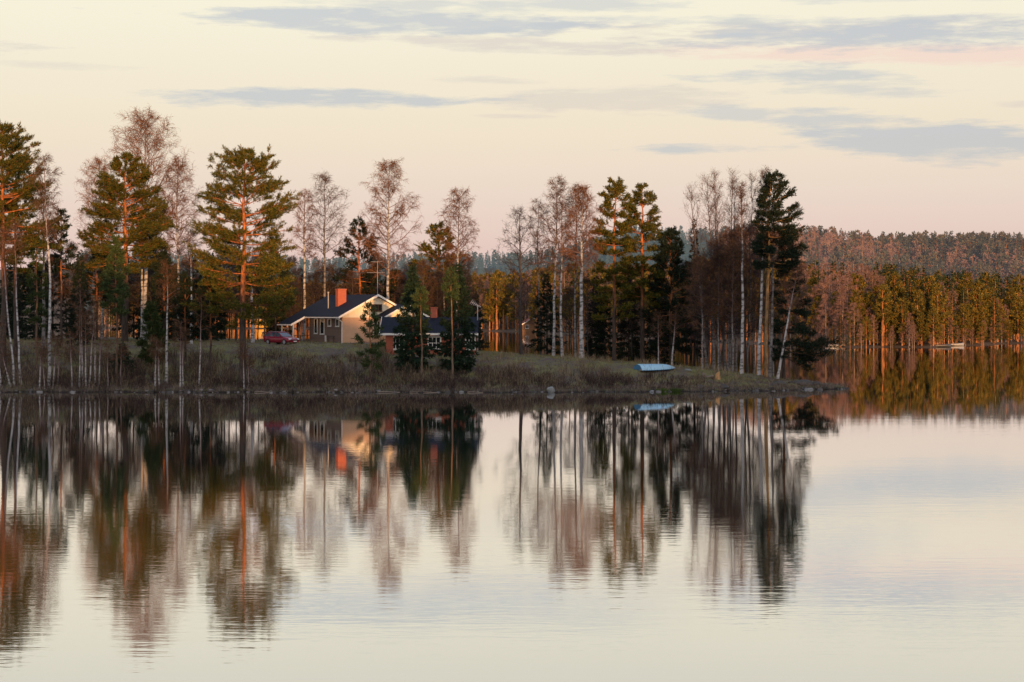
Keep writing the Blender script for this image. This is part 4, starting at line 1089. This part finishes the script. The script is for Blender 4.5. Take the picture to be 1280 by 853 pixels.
# antenna mast on the house gable and pole by the annex
mx, my = HX + math.cos(A) * W / 2 - math.sin(A) * (-0.35), HY + math.sin(A) * W / 2 + math.cos(A) * (-0.35)
ant = empty('antenna', (mx, my, HG + apex + th), 0.15)
tag(ant, 'tall thin television antenna mast on the house gable', 'antenna')
bm = bmesh.new(); bar(bm, (0, 0, -0.05), (0, 0, 3.9), 0.035, 8, 0.028); bm_obj('mast', bm, M['metal'], ant)
for zq, ln, n in ((3.85, 0.8, 5), (2.55, 1.25, 9)):
    bm = bmesh.new(); bar(bm, (-ln, 0.05, zq), (ln * 0.7, 0.05, zq), 0.02, 6)
    for i in range(n):
        xx = -ln + (ln * 1.7) * (i + 0.5) / n; hh = 0.30 - 0.02 * i
        bar(bm, (xx, 0.05 - hh, zq), (xx, 0.05 + hh, zq), 0.012, 5)
    bm_obj('aerial', bm, M['metal'], ant)
PXX = wx(597, 214)
pole = empty('antenna', (PXX, 214, gz(PXX, 214)), 0)
pole.name = 'antenna_pole'
tag(pole, 'grey pole with a fan shaped aerial at the right end of the annex', 'antenna')
pz = wz(382, 214) - gz(PXX, 214)
bm = bmesh.new(); bar(bm, (0, 0, -0.2), (0, 0, pz), 0.065, 10, 0.05); bm_obj('pole', bm, M['metal'], pole)
bm = bmesh.new(); bar(bm, (-0.70, 0, pz + 0.40), (0.35, 0, pz - 0.18), 0.035, 6)
for i in range(7):
    t_ = i / 6; xx = -0.70 + 1.0 * t_; zz = pz + 0.40 - 0.55 * t_; hh = 0.42 - 0.30 * t_
    bar(bm, (xx - hh * 0.4, -hh, zz - hh * 0.6), (xx + hh * 0.4, hh, zz + hh * 0.6), 0.022, 5)
bm_obj('aerial', bm, M['metal'], pole)

# ------------------------------------------------------------------ car
def ring_loft(bm, rings, cap=True):
    R = [[bm.verts.new(p) for p in r] for r in rings]
    n = len(R[0])
    for a, b in zip(R, R[1:]):
        for i in range(n): bm.faces.new([a[i], a[(i + 1) % n], b[(i + 1) % n], b[i]])
    if cap: bm.faces.new(R[0][::-1]); bm.faces.new(R[-1])
CD = 219.0; CX = wx(352, CD)
car = empty('parked_car', (CX, CD, gz(CX, CD)), math.radians(-40))
tag(car, 'dark red estate car parked on the grass beside the porch', 'car')
# x forward, half width w, belt height
st = [(-2.20, 0.70, 0.45, 0.86), (-2.12, 0.80, 0.30, 0.97), (-1.5, 0.87, 0.24, 0.98), (-0.4, 0.885, 0.22, 0.95), (0.6, 0.885, 0.22, 0.93), (1.0, 0.88, 0.23, 0.92), (1.55, 0.86, 0.25, 0.84), (1.95, 0.80, 0.28, 0.72), (2.15, 0.70, 0.34, 0.62), (2.22, 0.60, 0.42, 0.54)]
bm = bmesh.new()
ring_loft(bm, [[(x, -w * 0.92, zl), (x, -w, zl + 0.16), (x, -w * 1.0, (zl + zh) / 2 + 0.05), (x, -w * 0.95, zh - 0.05), (x, -w * 0.82, zh), (x, w * 0.82, zh), (x, w * 0.95, zh - 0.05), (x, w, (zl + zh) / 2 + 0.05), (x, w, zl + 0.16), (x, w * 0.92, zl)] for x, w, zl, zh in st])
body = bm_obj('body', bm, M['car'], car, True)
gh = [(-2.08, 0.72, 0.96, 0.70, 1.02), (-1.75, 0.76, 0.95, 0.62, 1.36), (-0.6, 0.78, 0.93, 0.60, 1.45), (0.15, 0.78, 0.92, 0.60, 1.42), (0.95, 0.76, 0.90, 0.72, 0.96)]
bm = bmesh.new()
ring_loft(bm, [[(x, -wb, z0), (x, -wt, z1), (x, wt, z1), (x, wb, z0)] for x, wb, z0, wt, z1 in gh])
bm_obj('window_glass', bm, M['car_glass'], car)
bm = bmesh.new()
ring_loft(bm, [[(x, -wt - 0.01, z1 - 0.05), (x, -wt + 0.05, z1 + 0.025), (x, wt - 0.05, z1 + 0.025), (x, wt + 0.01, z1 - 0.05)] for x, wb, z0, wt, z1 in [(-1.85, 0, 0, 0.63, 1.34), (-1.7, 0, 0, 0.63, 1.385), (-0.6, 0, 0, 0.61, 1.46), (0.15, 0, 0, 0.61, 1.43), (0.22, 0, 0, 0.62, 1.40)]])
bm_obj('roof', bm, M['car'], car, False)
for sy in (-1, 1):
    for (a, b) in (((-1.95, 0.745, 1.0), (-1.72, 0.63, 1.37)), ((-1.15, 0.785, 0.95), (-1.10, 0.625, 1.43)), ((-0.30, 0.79, 0.93), (-0.28, 0.615, 1.44)), ((0.93, 0.765, 0.93), (0.17, 0.61, 1.42))):
        bm = bmesh.new(); bar(bm, (a[0], a[1] * sy, a[2]), (b[0], b[1] * sy, b[2]), 0.035, 6)
        bm_obj('pillar', bm, M['car'], car)
    bm = bmesh.new(); bar(bm, (-1.6, 0.55 * sy, 1.46), (0.0, 0.55 * sy, 1.50), 0.02, 6); bm_obj('roof_rail', bm, M['metal'], car)
    boxo('mirror', M['car'], car, (0.60, 0.72, min(0.80 * sy, 0.98 * sy), max(0.80 * sy, 0.98 * sy), 0.93, 1.07), bevel=0.02)
    bm = bmesh.new(); prism(bm, [(1.98, 0.42 * sy, 0.60), (2.02, 0.76 * sy, 0.60), (1.90, 0.79 * sy, 0.73), (1.98, 0.45 * sy, 0.735)], (0.13, -0.02 * sy, -0.02)); bm_obj('headlight', bm, M['lamp'], car)
    boxo('taillight', M['lamp_red'], car, (-2.2, -2.06, min(0.62 * sy, 0.79 * sy), max(0.62 * sy, 0.79 * sy), 0.70, 0.98))
    for xw in (-1.35, 1.35):
        bm = bmesh.new(); bar(bm, (xw, 0.70 * sy, 0.31), (xw, 0.895 * sy, 0.31), 0.31, 20); wh = bm_obj('wheel', bm, M['tyre'], car)
        bm = bmesh.new(); bar(bm, (xw, 0.896 * sy, 0.31), (xw, 0.906 * sy, 0.31), 0.20, 14); bm_obj('rim', bm, M['metal'], wh)
boxo('grille', M['metal_dark'], car, (2.10, 2.235, -0.38, 0.38, 0.46, 0.56))
boxo('bumper', M['car'], car, (2.05, 2.25, -0.62, 0.62, 0.28, 0.42), bevel=0.03)
boxo('number_plate', M['white'], car, (2.252, 2.262, -0.24, 0.24, 0.34, 0.44))

# ------------------------------------------------------------------ upturned rowing boat
BD = 203.0; BX = wx(797, BD)
def boat_hull(Lb, wb, hb, nose=0.25):
    rings = []
    for i in range(13):
        t = i / 12
        w = wb * (0.86 + 0.14 * math.sin(min(1, t / 0.45) * PI / 2)) * (1 - max(0, (t - 0.5) / 0.5) ** 2.3 * 0.97)
        h = hb * (1 - 0.08 * t - 0.50 * max(0.0, (t - 0.62) / 0.38) ** 2.2); k = hb * 0.0 + 0.10 * t ** 3
        x = Lb * t
        rings.append([(x, -w, 0.10 + 0.16 * t ** 2), (x, -w * 0.92, 0.28 + 0.1 * t ** 2), (x, -w * 0.55, h * 0.88), (x, 0, h), (x, w * 0.55, h * 0.88), (x, w * 0.92, 0.28 + 0.1 * t ** 2), (x, w, 0.10 + 0.16 * t ** 2)])
    return rings
def boat(name, loc, rz_, label, group, hull_m, tr_m, Lb=4.6, wb=0.78, hb=0.66):
    b = empty(name, loc, rz_); tag(b, label, 'boat', group)
    bm = bmesh.new(); R = boat_hull(Lb, wb, hb)
    V = [[bm.verts.new(p) for p in r] for r in R]
    for a, c in zip(V, V[1:]):
        for i in range(6): bm.faces.new([a[i], a[i + 1], c[i + 1], c[i]])
    bm_obj('hull', bm, hull_m, b, True)
    bm = bmesh.new(); prism(bm, [(0.0, p[1], p[2]) for p in R[0]], (-0.04, 0, 0)); bm_obj('transom', bm, tr_m, b)
    bm = bmesh.new()
    for r0_, r1_ in zip(R, R[1:]):
        bar(bm, (r0_[3][0], 0, r0_[3][2] + 0.01), (r1_[3][0], 0, r1_[3][2] + 0.01), 0.03, 6)
    bm_obj('keel', bm, hull_m, b)
    bm = bmesh.new()
    for r0_, r1_ in zip(R, R[1:]):
        for q in (0, 6): bar(bm, (r0_[q][0], r0_[q][1], r0_[q][2]), (r1_[q][0], r1_[q][1], r1_[q][2]), 0.035, 6)
    bm_obj('gunwale', bm, M['boat_shaded'], b)
    return b
boat('rowing_boat', (BX, BD, gz(BX + 2, BD) + 0.12), math.radians(33), 'pale blue rowing boat lying upside down on the grass near the tip', None, M['boat'], M['boat_shaded'], 5.0, 0.92, 0.74)
for q, xx in enumerate((0.4, 3.6)):
    x = BX + xx; o = boxo('timber_block', M['wood'], None, (-0.12, 0.12, -0.9, 0.9, 0, 0.16)); o.location = (BX + xx * 0.73, BD + xx * 0.68, gz(BX + xx * 0.73, BD + xx * 0.68))
    tag(o, ('left' if q == 0 else 'right') + ' timber block under the upturned blue boat', 'timber', 'timber blocks under the boat')

# ------------------------------------------------------------------ rocks, logs, stump
def rock(px, D, w, h, d, label, mat, seed, group=None, sink=0.3, name='boulder'):
    rng = random.Random(seed)
    bm = bmesh.new(); bmesh.ops.create_icosphere(bm, subdivisions=3, radius=1)
    ph = [rng.uniform(0, 6) for _ in range(6)]
    for v in bm.verts:
        p = v.co
        n = 1 + 0.16 * math.sin(p.x * 2.6 + ph[0]) * math.sin(p.y * 2.9 + ph[1]) + 0.12 * math.sin(p.z * 3.7 + ph[2] + p.x * 2) + 0.05 * math.sin(p.x * 7 + ph[3]) * math.sin(p.y * 8 + ph[4]) * math.sin(p.z * 6 + ph[5])
        v.co = Vector((p.x * w * n, p.y * d * n, p.z * h * n))
    o = bm_obj(name, bm, mat, None, False)
    x = wx(px, D); o.location = (x, D, max(0.0, gz(x, D)) + h * (1 - sink * 2)); o.rotation_euler = (0, 0, rng.uniform(0, 6))
    tag(o, label, 'rock', group)
rock(688.5, 189.0, 0.42, 0.34, 0.36, 'pale grey boulder standing in the water below the grove', M['rock'], 1, 'boulders along the shore', 0.12)
rock(815, 190.6, 0.26, 0.13, 0.22, 'small flat white rock at the waterline left of the green tufts', M['rock'], 2, 'boulders along the shore')
rock(1002, 199.6, 1.3, 0.42, 0.6, 'low dark rock at the very tip of the peninsula', M['rock_dark'], 3, 'boulders along the shore')
rock(1018, 200.3, 1.0, 0.22, 0.4, 'flat dark rock trailing off the tip into the water', M['rock_dark'], 4, 'boulders along the shore')
rock(972, 196.2, 0.9, 0.35, 0.5, 'dark rock at the waterline below the leaning tip birch', M['rock_dark'], 5, 'boulders along the shore')
rock(905, 193.8, 0.6, 0.26, 0.4, 'dark rock at the waterline below the cut stump', M['rock_dark'], 6, 'boulders along the shore')
rock(875, 192.6, 0.5, 0.24, 0.4, 'dark rock at the waterline right of the green tufts', M['rock_dark'], 7, 'boulders along the shore')
rock(860, 205, 0.35, 0.18, 0.25, 'light stone on the ground just right of the blue boat', M['rock'], 8, 'boulders along the shore')
def log(px0, px1, D, r, label, name='driftwood_log', mat='wood', dz=0.05):
    x0, x1 = wx(px0, D), wx(px1, D)
    bm = bmesh.new(); n = 8; L_ = x1 - x0; rng = random.Random(int(px0)); rings = []
    for i in range(n + 1):
        t = i / n; rr = r * (1 - 0.35 * t) * rng.uniform(0.9, 1.1)
        rings.append([(L_ * (t - 0.5), math.cos(a) * rr + 0.12 * math.sin(t * 3), math.sin(a) * rr + 0.03 * math.sin(t * 5)) for a in [j / 8 * 2 * PI for j in range(8)]])
    ring_loft(bm, rings)
    o = bm_obj(name, bm, M[mat], None, True); o.location = ((x0 + x1) / 2, D, dz); o.rotation_euler = (0, 0, rng.uniform(-0.06, 0.06))
    tag(o, label, 'log', 'driftwood logs at the waterline')
log(472, 500, 189.4, 0.06, 'pale log lying in the shallows below the young pine by the gable')
log(512, 546, 188.9, 0.06, 'long pale log along the waterline below the two annex spruces')
log(584, 604, 188.7, 0.06, 'pale log at the waterline right of the annex spruces')
log(318, 338, 189.2, 0.06, 'grey log in the water right of the great pine foot')
SD = 200.5; SX = wx(897, SD)
stump = empty('tree_stump', (SX, SD, gz(SX, SD)), 0); tag(stump, 'freshly cut orange tree stump standing on the ground near the tip', 'stump')
bm = bmesh.new(); ring_loft(bm, [[(math.cos(a) * r * (1 + 0.08 * math.sin(3 * a)), math.sin(a) * r, z + (0.16 * math.cos(a) if z > 0.5 else 0)) for a in [j / 14 * 2 * PI for j in range(14)]] for z, r in ((-0.1, 0.36), (0.12, 0.29), (0.45, 0.25), (0.72, 0.24))])
bm_obj('bark', bm, M['wood_cut'], stump, False)
bm = bmesh.new(); bar(bm, (-0.05, 0, 0.32), (-1.15, -0.1, 0.22), 0.14, 10); o = bm_obj('cut_log', bm, M['wood'], None, True); o.location = (SX - 0.36, SD, gz(SX, SD)); tag(o, 'cut log lying against the orange stump', 'log')
bm = bmesh.new(); bar(bm, (0, 0, -0.05), (0, 0, 0.42), 0.20, 10); o = bm_obj('chopping_block', bm, M['wood'], None, True); x = SX - 1.45; o.location = (x, SD, gz(x, SD)); tag(o, 'short dark chopping block left of the orange stump', 'block')

# ------------------------------------------------------------------ houses and boats on the far shore
def far_house(px, label, wall, roofm, w=9, d=7, h=3.0, rot=0.2, dx=2):
    d0 = shore_hit(px)
    Y = d0 + dx; X = (px - 640) / F * Y
    o = empty('house', (X, Y, max(0.6, float(far_z(np.array(X), np.array(Y))))), rot); tag(o, label, 'house', 'houses on the far shore')
    boxo('wall', M[wall], o, (-w / 2, w / 2, -d / 2, d / 2, -1, h))
    ap_ = h + w / 2 * 0.6
    prismo('gable', M[wall], o, ([(-w / 2, -d / 2 - 0.02, h + 0.002), (w / 2, -d / 2 - 0.02, h + 0.002), (0, -d / 2 - 0.02, ap_ - 0.05)], (0, d, 0)))
    bm = bmesh.new()
    for s in (-1, 1): prism(bm, [(0.002 * s, -d / 2 - 0.8, ap_), (s * (w / 2 + 0.7), -d / 2 - 0.8, h - 0.42), (s * (w / 2 + 0.7), -d / 2 - 0.8, h - 0.2), (0.002 * s, -d / 2 - 0.8, ap_ + 0.22)], (0, d + 1.6, 0))
    bm_obj('roof', bm, M[roofm], o)
    bm = bmesh.new()
    for s in (-1, 1): prism(bm, [(0.002 * s, -d / 2 - 0.803, ap_ + 0.25), (s * (w / 2 + 0.75), -d / 2 - 0.803, h - 0.2), (s * (w / 2 + 0.75), -d / 2 - 0.803, h - 0.6), (0.002 * s, -d / 2 - 0.803, ap_ - 0.18)], (0, -0.06, 0))
    bm_obj('bargeboard', bm, M['white'], o)
    for xc in (-2.2, 2.2): window_x(o, -d / 2 - 0.022, xc - 0.6, xc + 0.6, 1.0, 2.2, 'white', 1)
    return o
far_house(664, 'brown gabled cabin on the far shore seen behind the lone dark bare tree', 'log_wall', 'red_roof', 8, 7, 2.6, 0.15, 5)
far_house(326, 'yellow house with red roof on the far shore seen between great pine and car', 'yellow', 'red_roof', 6.5, 7, 2.6, -0.2, 8)
def open_boat(px, label, m, L_=4.5):
    d0 = shore_hit(px)
    Y = d0 - 2.0; X = (px - 640) / F * Y
    o = empty('rowing_boat', (X, Y, -0.08), 0.1); tag(o, label, 'boat', 'boats moored at the far right shore')
    bm = bmesh.new(); rings = []
    for i in range(11):
        t = i / 10; w = 0.75 * (math.sin(PI * min(1, 0.25 + t * 0.42)) if t < 0.6 else 1 - ((t - 0.6) / 0.4) ** 2 * 0.97) ; x = L_ * (t - 0.5); top = 0.62 + 0.25 * t ** 3
        rings.append([(x, -w, top), (x, -w * 0.75, 0.2), (x, 0, 0.0), (x, w * 0.75, 0.2), (x, w, top), (x, w * 0.86, top - 0.02), (x, 0, 0.28), (x, -w * 0.86, top - 0.02)])
    ring_loft(bm, rings)
    bm_obj('hull', bm, m, o, True)
    for xb_ in (-1.2, 0.3): boxo('seat', M['wood'], o, (xb_, xb_ + 0.28, -0.6, 0.6, 0.44, 0.48))
open_boat(1044, 'white open boat moored at the far right shore behind the overhanging bough', M['metal'], 3.6)
open_boat(1178, 'dark open boat at the far right shore below the dense green trees', M['metal_dark'], 4.0)
open_boat(1196, 'pale open boat just right of the dark boat at the far right shore', M['metal'], 3.4)

# ------------------------------------------------------------------ sky and light
SUN_EL = math.radians(3.0)
sd = Vector((0.20, -0.98, 0)).normalized()
sd = Vector((sd.x * math.cos(SUN_EL), sd.y * math.cos(SUN_EL), math.sin(SUN_EL)))
sl_ = bpy.data.lights.new('sun', 'SUN'); sl_.energy = 5.0; sl_.angle = math.radians(0.5); sl_.color = (1.0, 0.48, 0.16)
so = bpy.data.objects.new('sun', sl_); C.objects.link(so)
so.rotation_euler = (-sd).to_track_quat('-Z', 'Y').to_euler()
so.location = sd * 300

wd = bpy.data.worlds.new('World'); bpy.context.scene.world = wd; wd.use_nodes = True
t = NT(wd.node_tree); wd.node_tree.nodes.clear()
out = t.node('ShaderNodeOutputWorld')
sky = t.node('ShaderNodeTexSky'); sky.sky_type = 'NISHITA'; sky.sun_disc = False
sky.sun_elevation = SUN_EL; sky.sun_rotation = math.atan2(sd.x, sd.y)
bg1 = t.node('ShaderNodeBackground'); bg1.inputs['Strength'].default_value = 0.06
t.l.new(sky.outputs[0], bg1.inputs[0])
tc = t.node('ShaderNodeTexCoord')
sp = t.node('ShaderNodeSeparateXYZ'); t.l.new(tc.outputs['Generated'], sp.inputs[0])
az = t.math('ARCTAN2', sp.outputs[0], sp.outputs[1])
el = t.math('ARCSINE', sp.outputs[2])
e01 = t.math('DIVIDE', el, 1.5708, clamp=True)
grad = t.ramp(e01, [(0.0, (0.59, 0.44, 0.47)), (0.02, (0.615, 0.475, 0.50)), (0.037, (0.645, 0.53, 0.53)), (0.06, (0.71, 0.60, 0.515)), (0.10, (0.795, 0.72, 0.585)), (0.16, (0.74, 0.70, 0.64)), (0.30, (0.48, 0.55, 0.72)), (1.0, (0.29, 0.38, 0.62))])
sdv = t.node('ShaderNodeVectorMath', operation='DOT_PRODUCT'); t.l.new(tc.outputs['Generated'], sdv.inputs[0]); sdv.inputs[1].default_value = tuple(sd)
glow = t.ramp(sdv.outputs['Value'], [(0.0, 0.0), (0.45, 0.25), (0.8, 0.7), (1.0, 1.0)])
grad = t.mix(glow, grad, (1.10, 0.98, 0.94))
# clouds: long thin banks at given bearings, broken up by noise
cb = t.node('ShaderNodeCombineXYZ')
t.l.new(az, cb.inputs[0]); t.l.new(el, cb.inputs[1])
nw = t.noise(cb.outputs[0], 1.0, 5, 0.6, (14, 85, 1))
nf = t.noise(cb.outputs[0], 1.0, 5, 0.65, (40, 300, 1))
nl = t.noise(cb.outputs[0], 1.0, 3, 0.5, (5, 26, 1))
nz = t.math('ADD', t.math('ADD', t.math('MULTIPLY', t.math('SUBTRACT', nw, 0.5), 3.6), t.math('MULTIPLY', t.math('SUBTRACT', nl, 0.5), 1.6)), t.math('MULTIPLY', t.math('SUBTRACT', nf, 0.5), 2.0))
CL = [(480, 30, 300, 13, 0.02, 0, 0.85), (660, 10, 230, 9, 0.0, 0, 0.6), (650, 60, 200, 10, 0.03, 1, 0.7), (390, 126, 215, 11, 0.0, 0, 0.95), (770, 126, 190, 15, -0.02, 1, 0.6),
      (1090, 52, 290, 17, 0.02, 0, 0.85), (1110, 74, 270, 13, 0.03, 2, 0.95), (980, 33, 300, 7, 0.02, 0, 0.6), (990, 97, 130, 13, 0.0, 0, 0.75), (1130, 178, 190, 25, 0.11, 0, 1.0),
      (885, 187, 120, 7, 0.0, 0, 0.9), (920, 145, 60, 9, 0.05, 0, 0.7), (620, 147, 90, 4, 0.0, 1, 0.6), (600, 102, 80, 5, 0.03, 1, 0.5), (90, 92, 80, 5, 0.0, 1, 0.4), (1060, 118, 130, 9, 0.0, 0, 0.6),
      (1000, 48, 330, 16, 0.02, 1, 0.8), (1190, 192, 130, 18, 0.05, 0, 0.9), (1040, 155, 110, 14, 0.05, 0, 0.8), (1290, 140, 60, 5, 0.0, 1, 0.5), (1180, 8, 260, 6, 0.0, 0, 0.5), (1700, 90, 300, 24, 0.02, 0, 0.8), (-300, 70, 300, 16, 0.0, 1, 0.8)]
acc = [None, None, None]
for (px, py, hw, hh, tl, kind, stg) in CL:
    a0 = (px - 640) / F; e0 = (HZ - py) / F; w = hw * 1.05 / F; h = hh * 1.2 / F
    da = t.math('SUBTRACT', az, a0)
    de = t.math('ADD', t.math('SUBTRACT', el, e0), t.math('MULTIPLY', da, tl))
    q = t.math('ADD', t.math('POWER', t.math('ABSOLUTE', t.math('DIVIDE', da, w)), 2.0), t.math('POWER', t.math('ABSOLUTE', t.math('DIVIDE', de, h)), 2.0))
    v = t.math('ADD', t.math('SUBTRACT', 1.0, t.math('POWER', q, 0.8)), nz)
    v = t.math('MULTIPLY', t.math('MULTIPLY', v, 1.25, clamp=True), stg)
    acc[kind] = v if acc[kind] is None else t.math('MAXIMUM', acc[kind], v)
col = t.mix(t.math('MULTIPLY', acc[2], 0.9), grad, (0.76, 0.545, 0.50))
col = t.mix(t.math('MULTIPLY', acc[1], 0.85), col, (0.52, 0.45, 0.47))
col = t.mix(t.math('MULTIPLY', acc[0], 0.95), col, (0.42, 0.435, 0.515))
bg2 = t.node('ShaderNodeBackground'); bg2.inputs['Strength'].default_value = 1.0
t.l.new(col, bg2.inputs[0])
ad_ = t.node('ShaderNodeAddShader'); t.l.new(bg1.outputs[0], ad_.inputs[0]); t.l.new(bg2.outputs[0], ad_.inputs[1])
t.l.new(ad_.outputs[0], out.inputs[0])

# ------------------------------------------------------------------ camera
cam = bpy.data.cameras.new('camera'); co = bpy.data.objects.new('camera', cam); C.objects.link(co)
co.location = (0, 0, CAMZ); co.rotation_euler = (PI / 2, 0, 0)
cam.sensor_width = 36; cam.lens = 36 * F / 1280; cam.shift_y = -(426.5 - HZ) / 1280
cam.clip_start = 0.5; cam.clip_end = 8000
S = bpy.context.scene
S.camera = co
S.view_settings.view_transform = 'Standard'; S.view_settings.look = 'None'; S.view_settings.exposure = 0
S.cycles.max_bounces = 6; S.cycles.diffuse_bounces = 2; S.cycles.glossy_bounces = 3
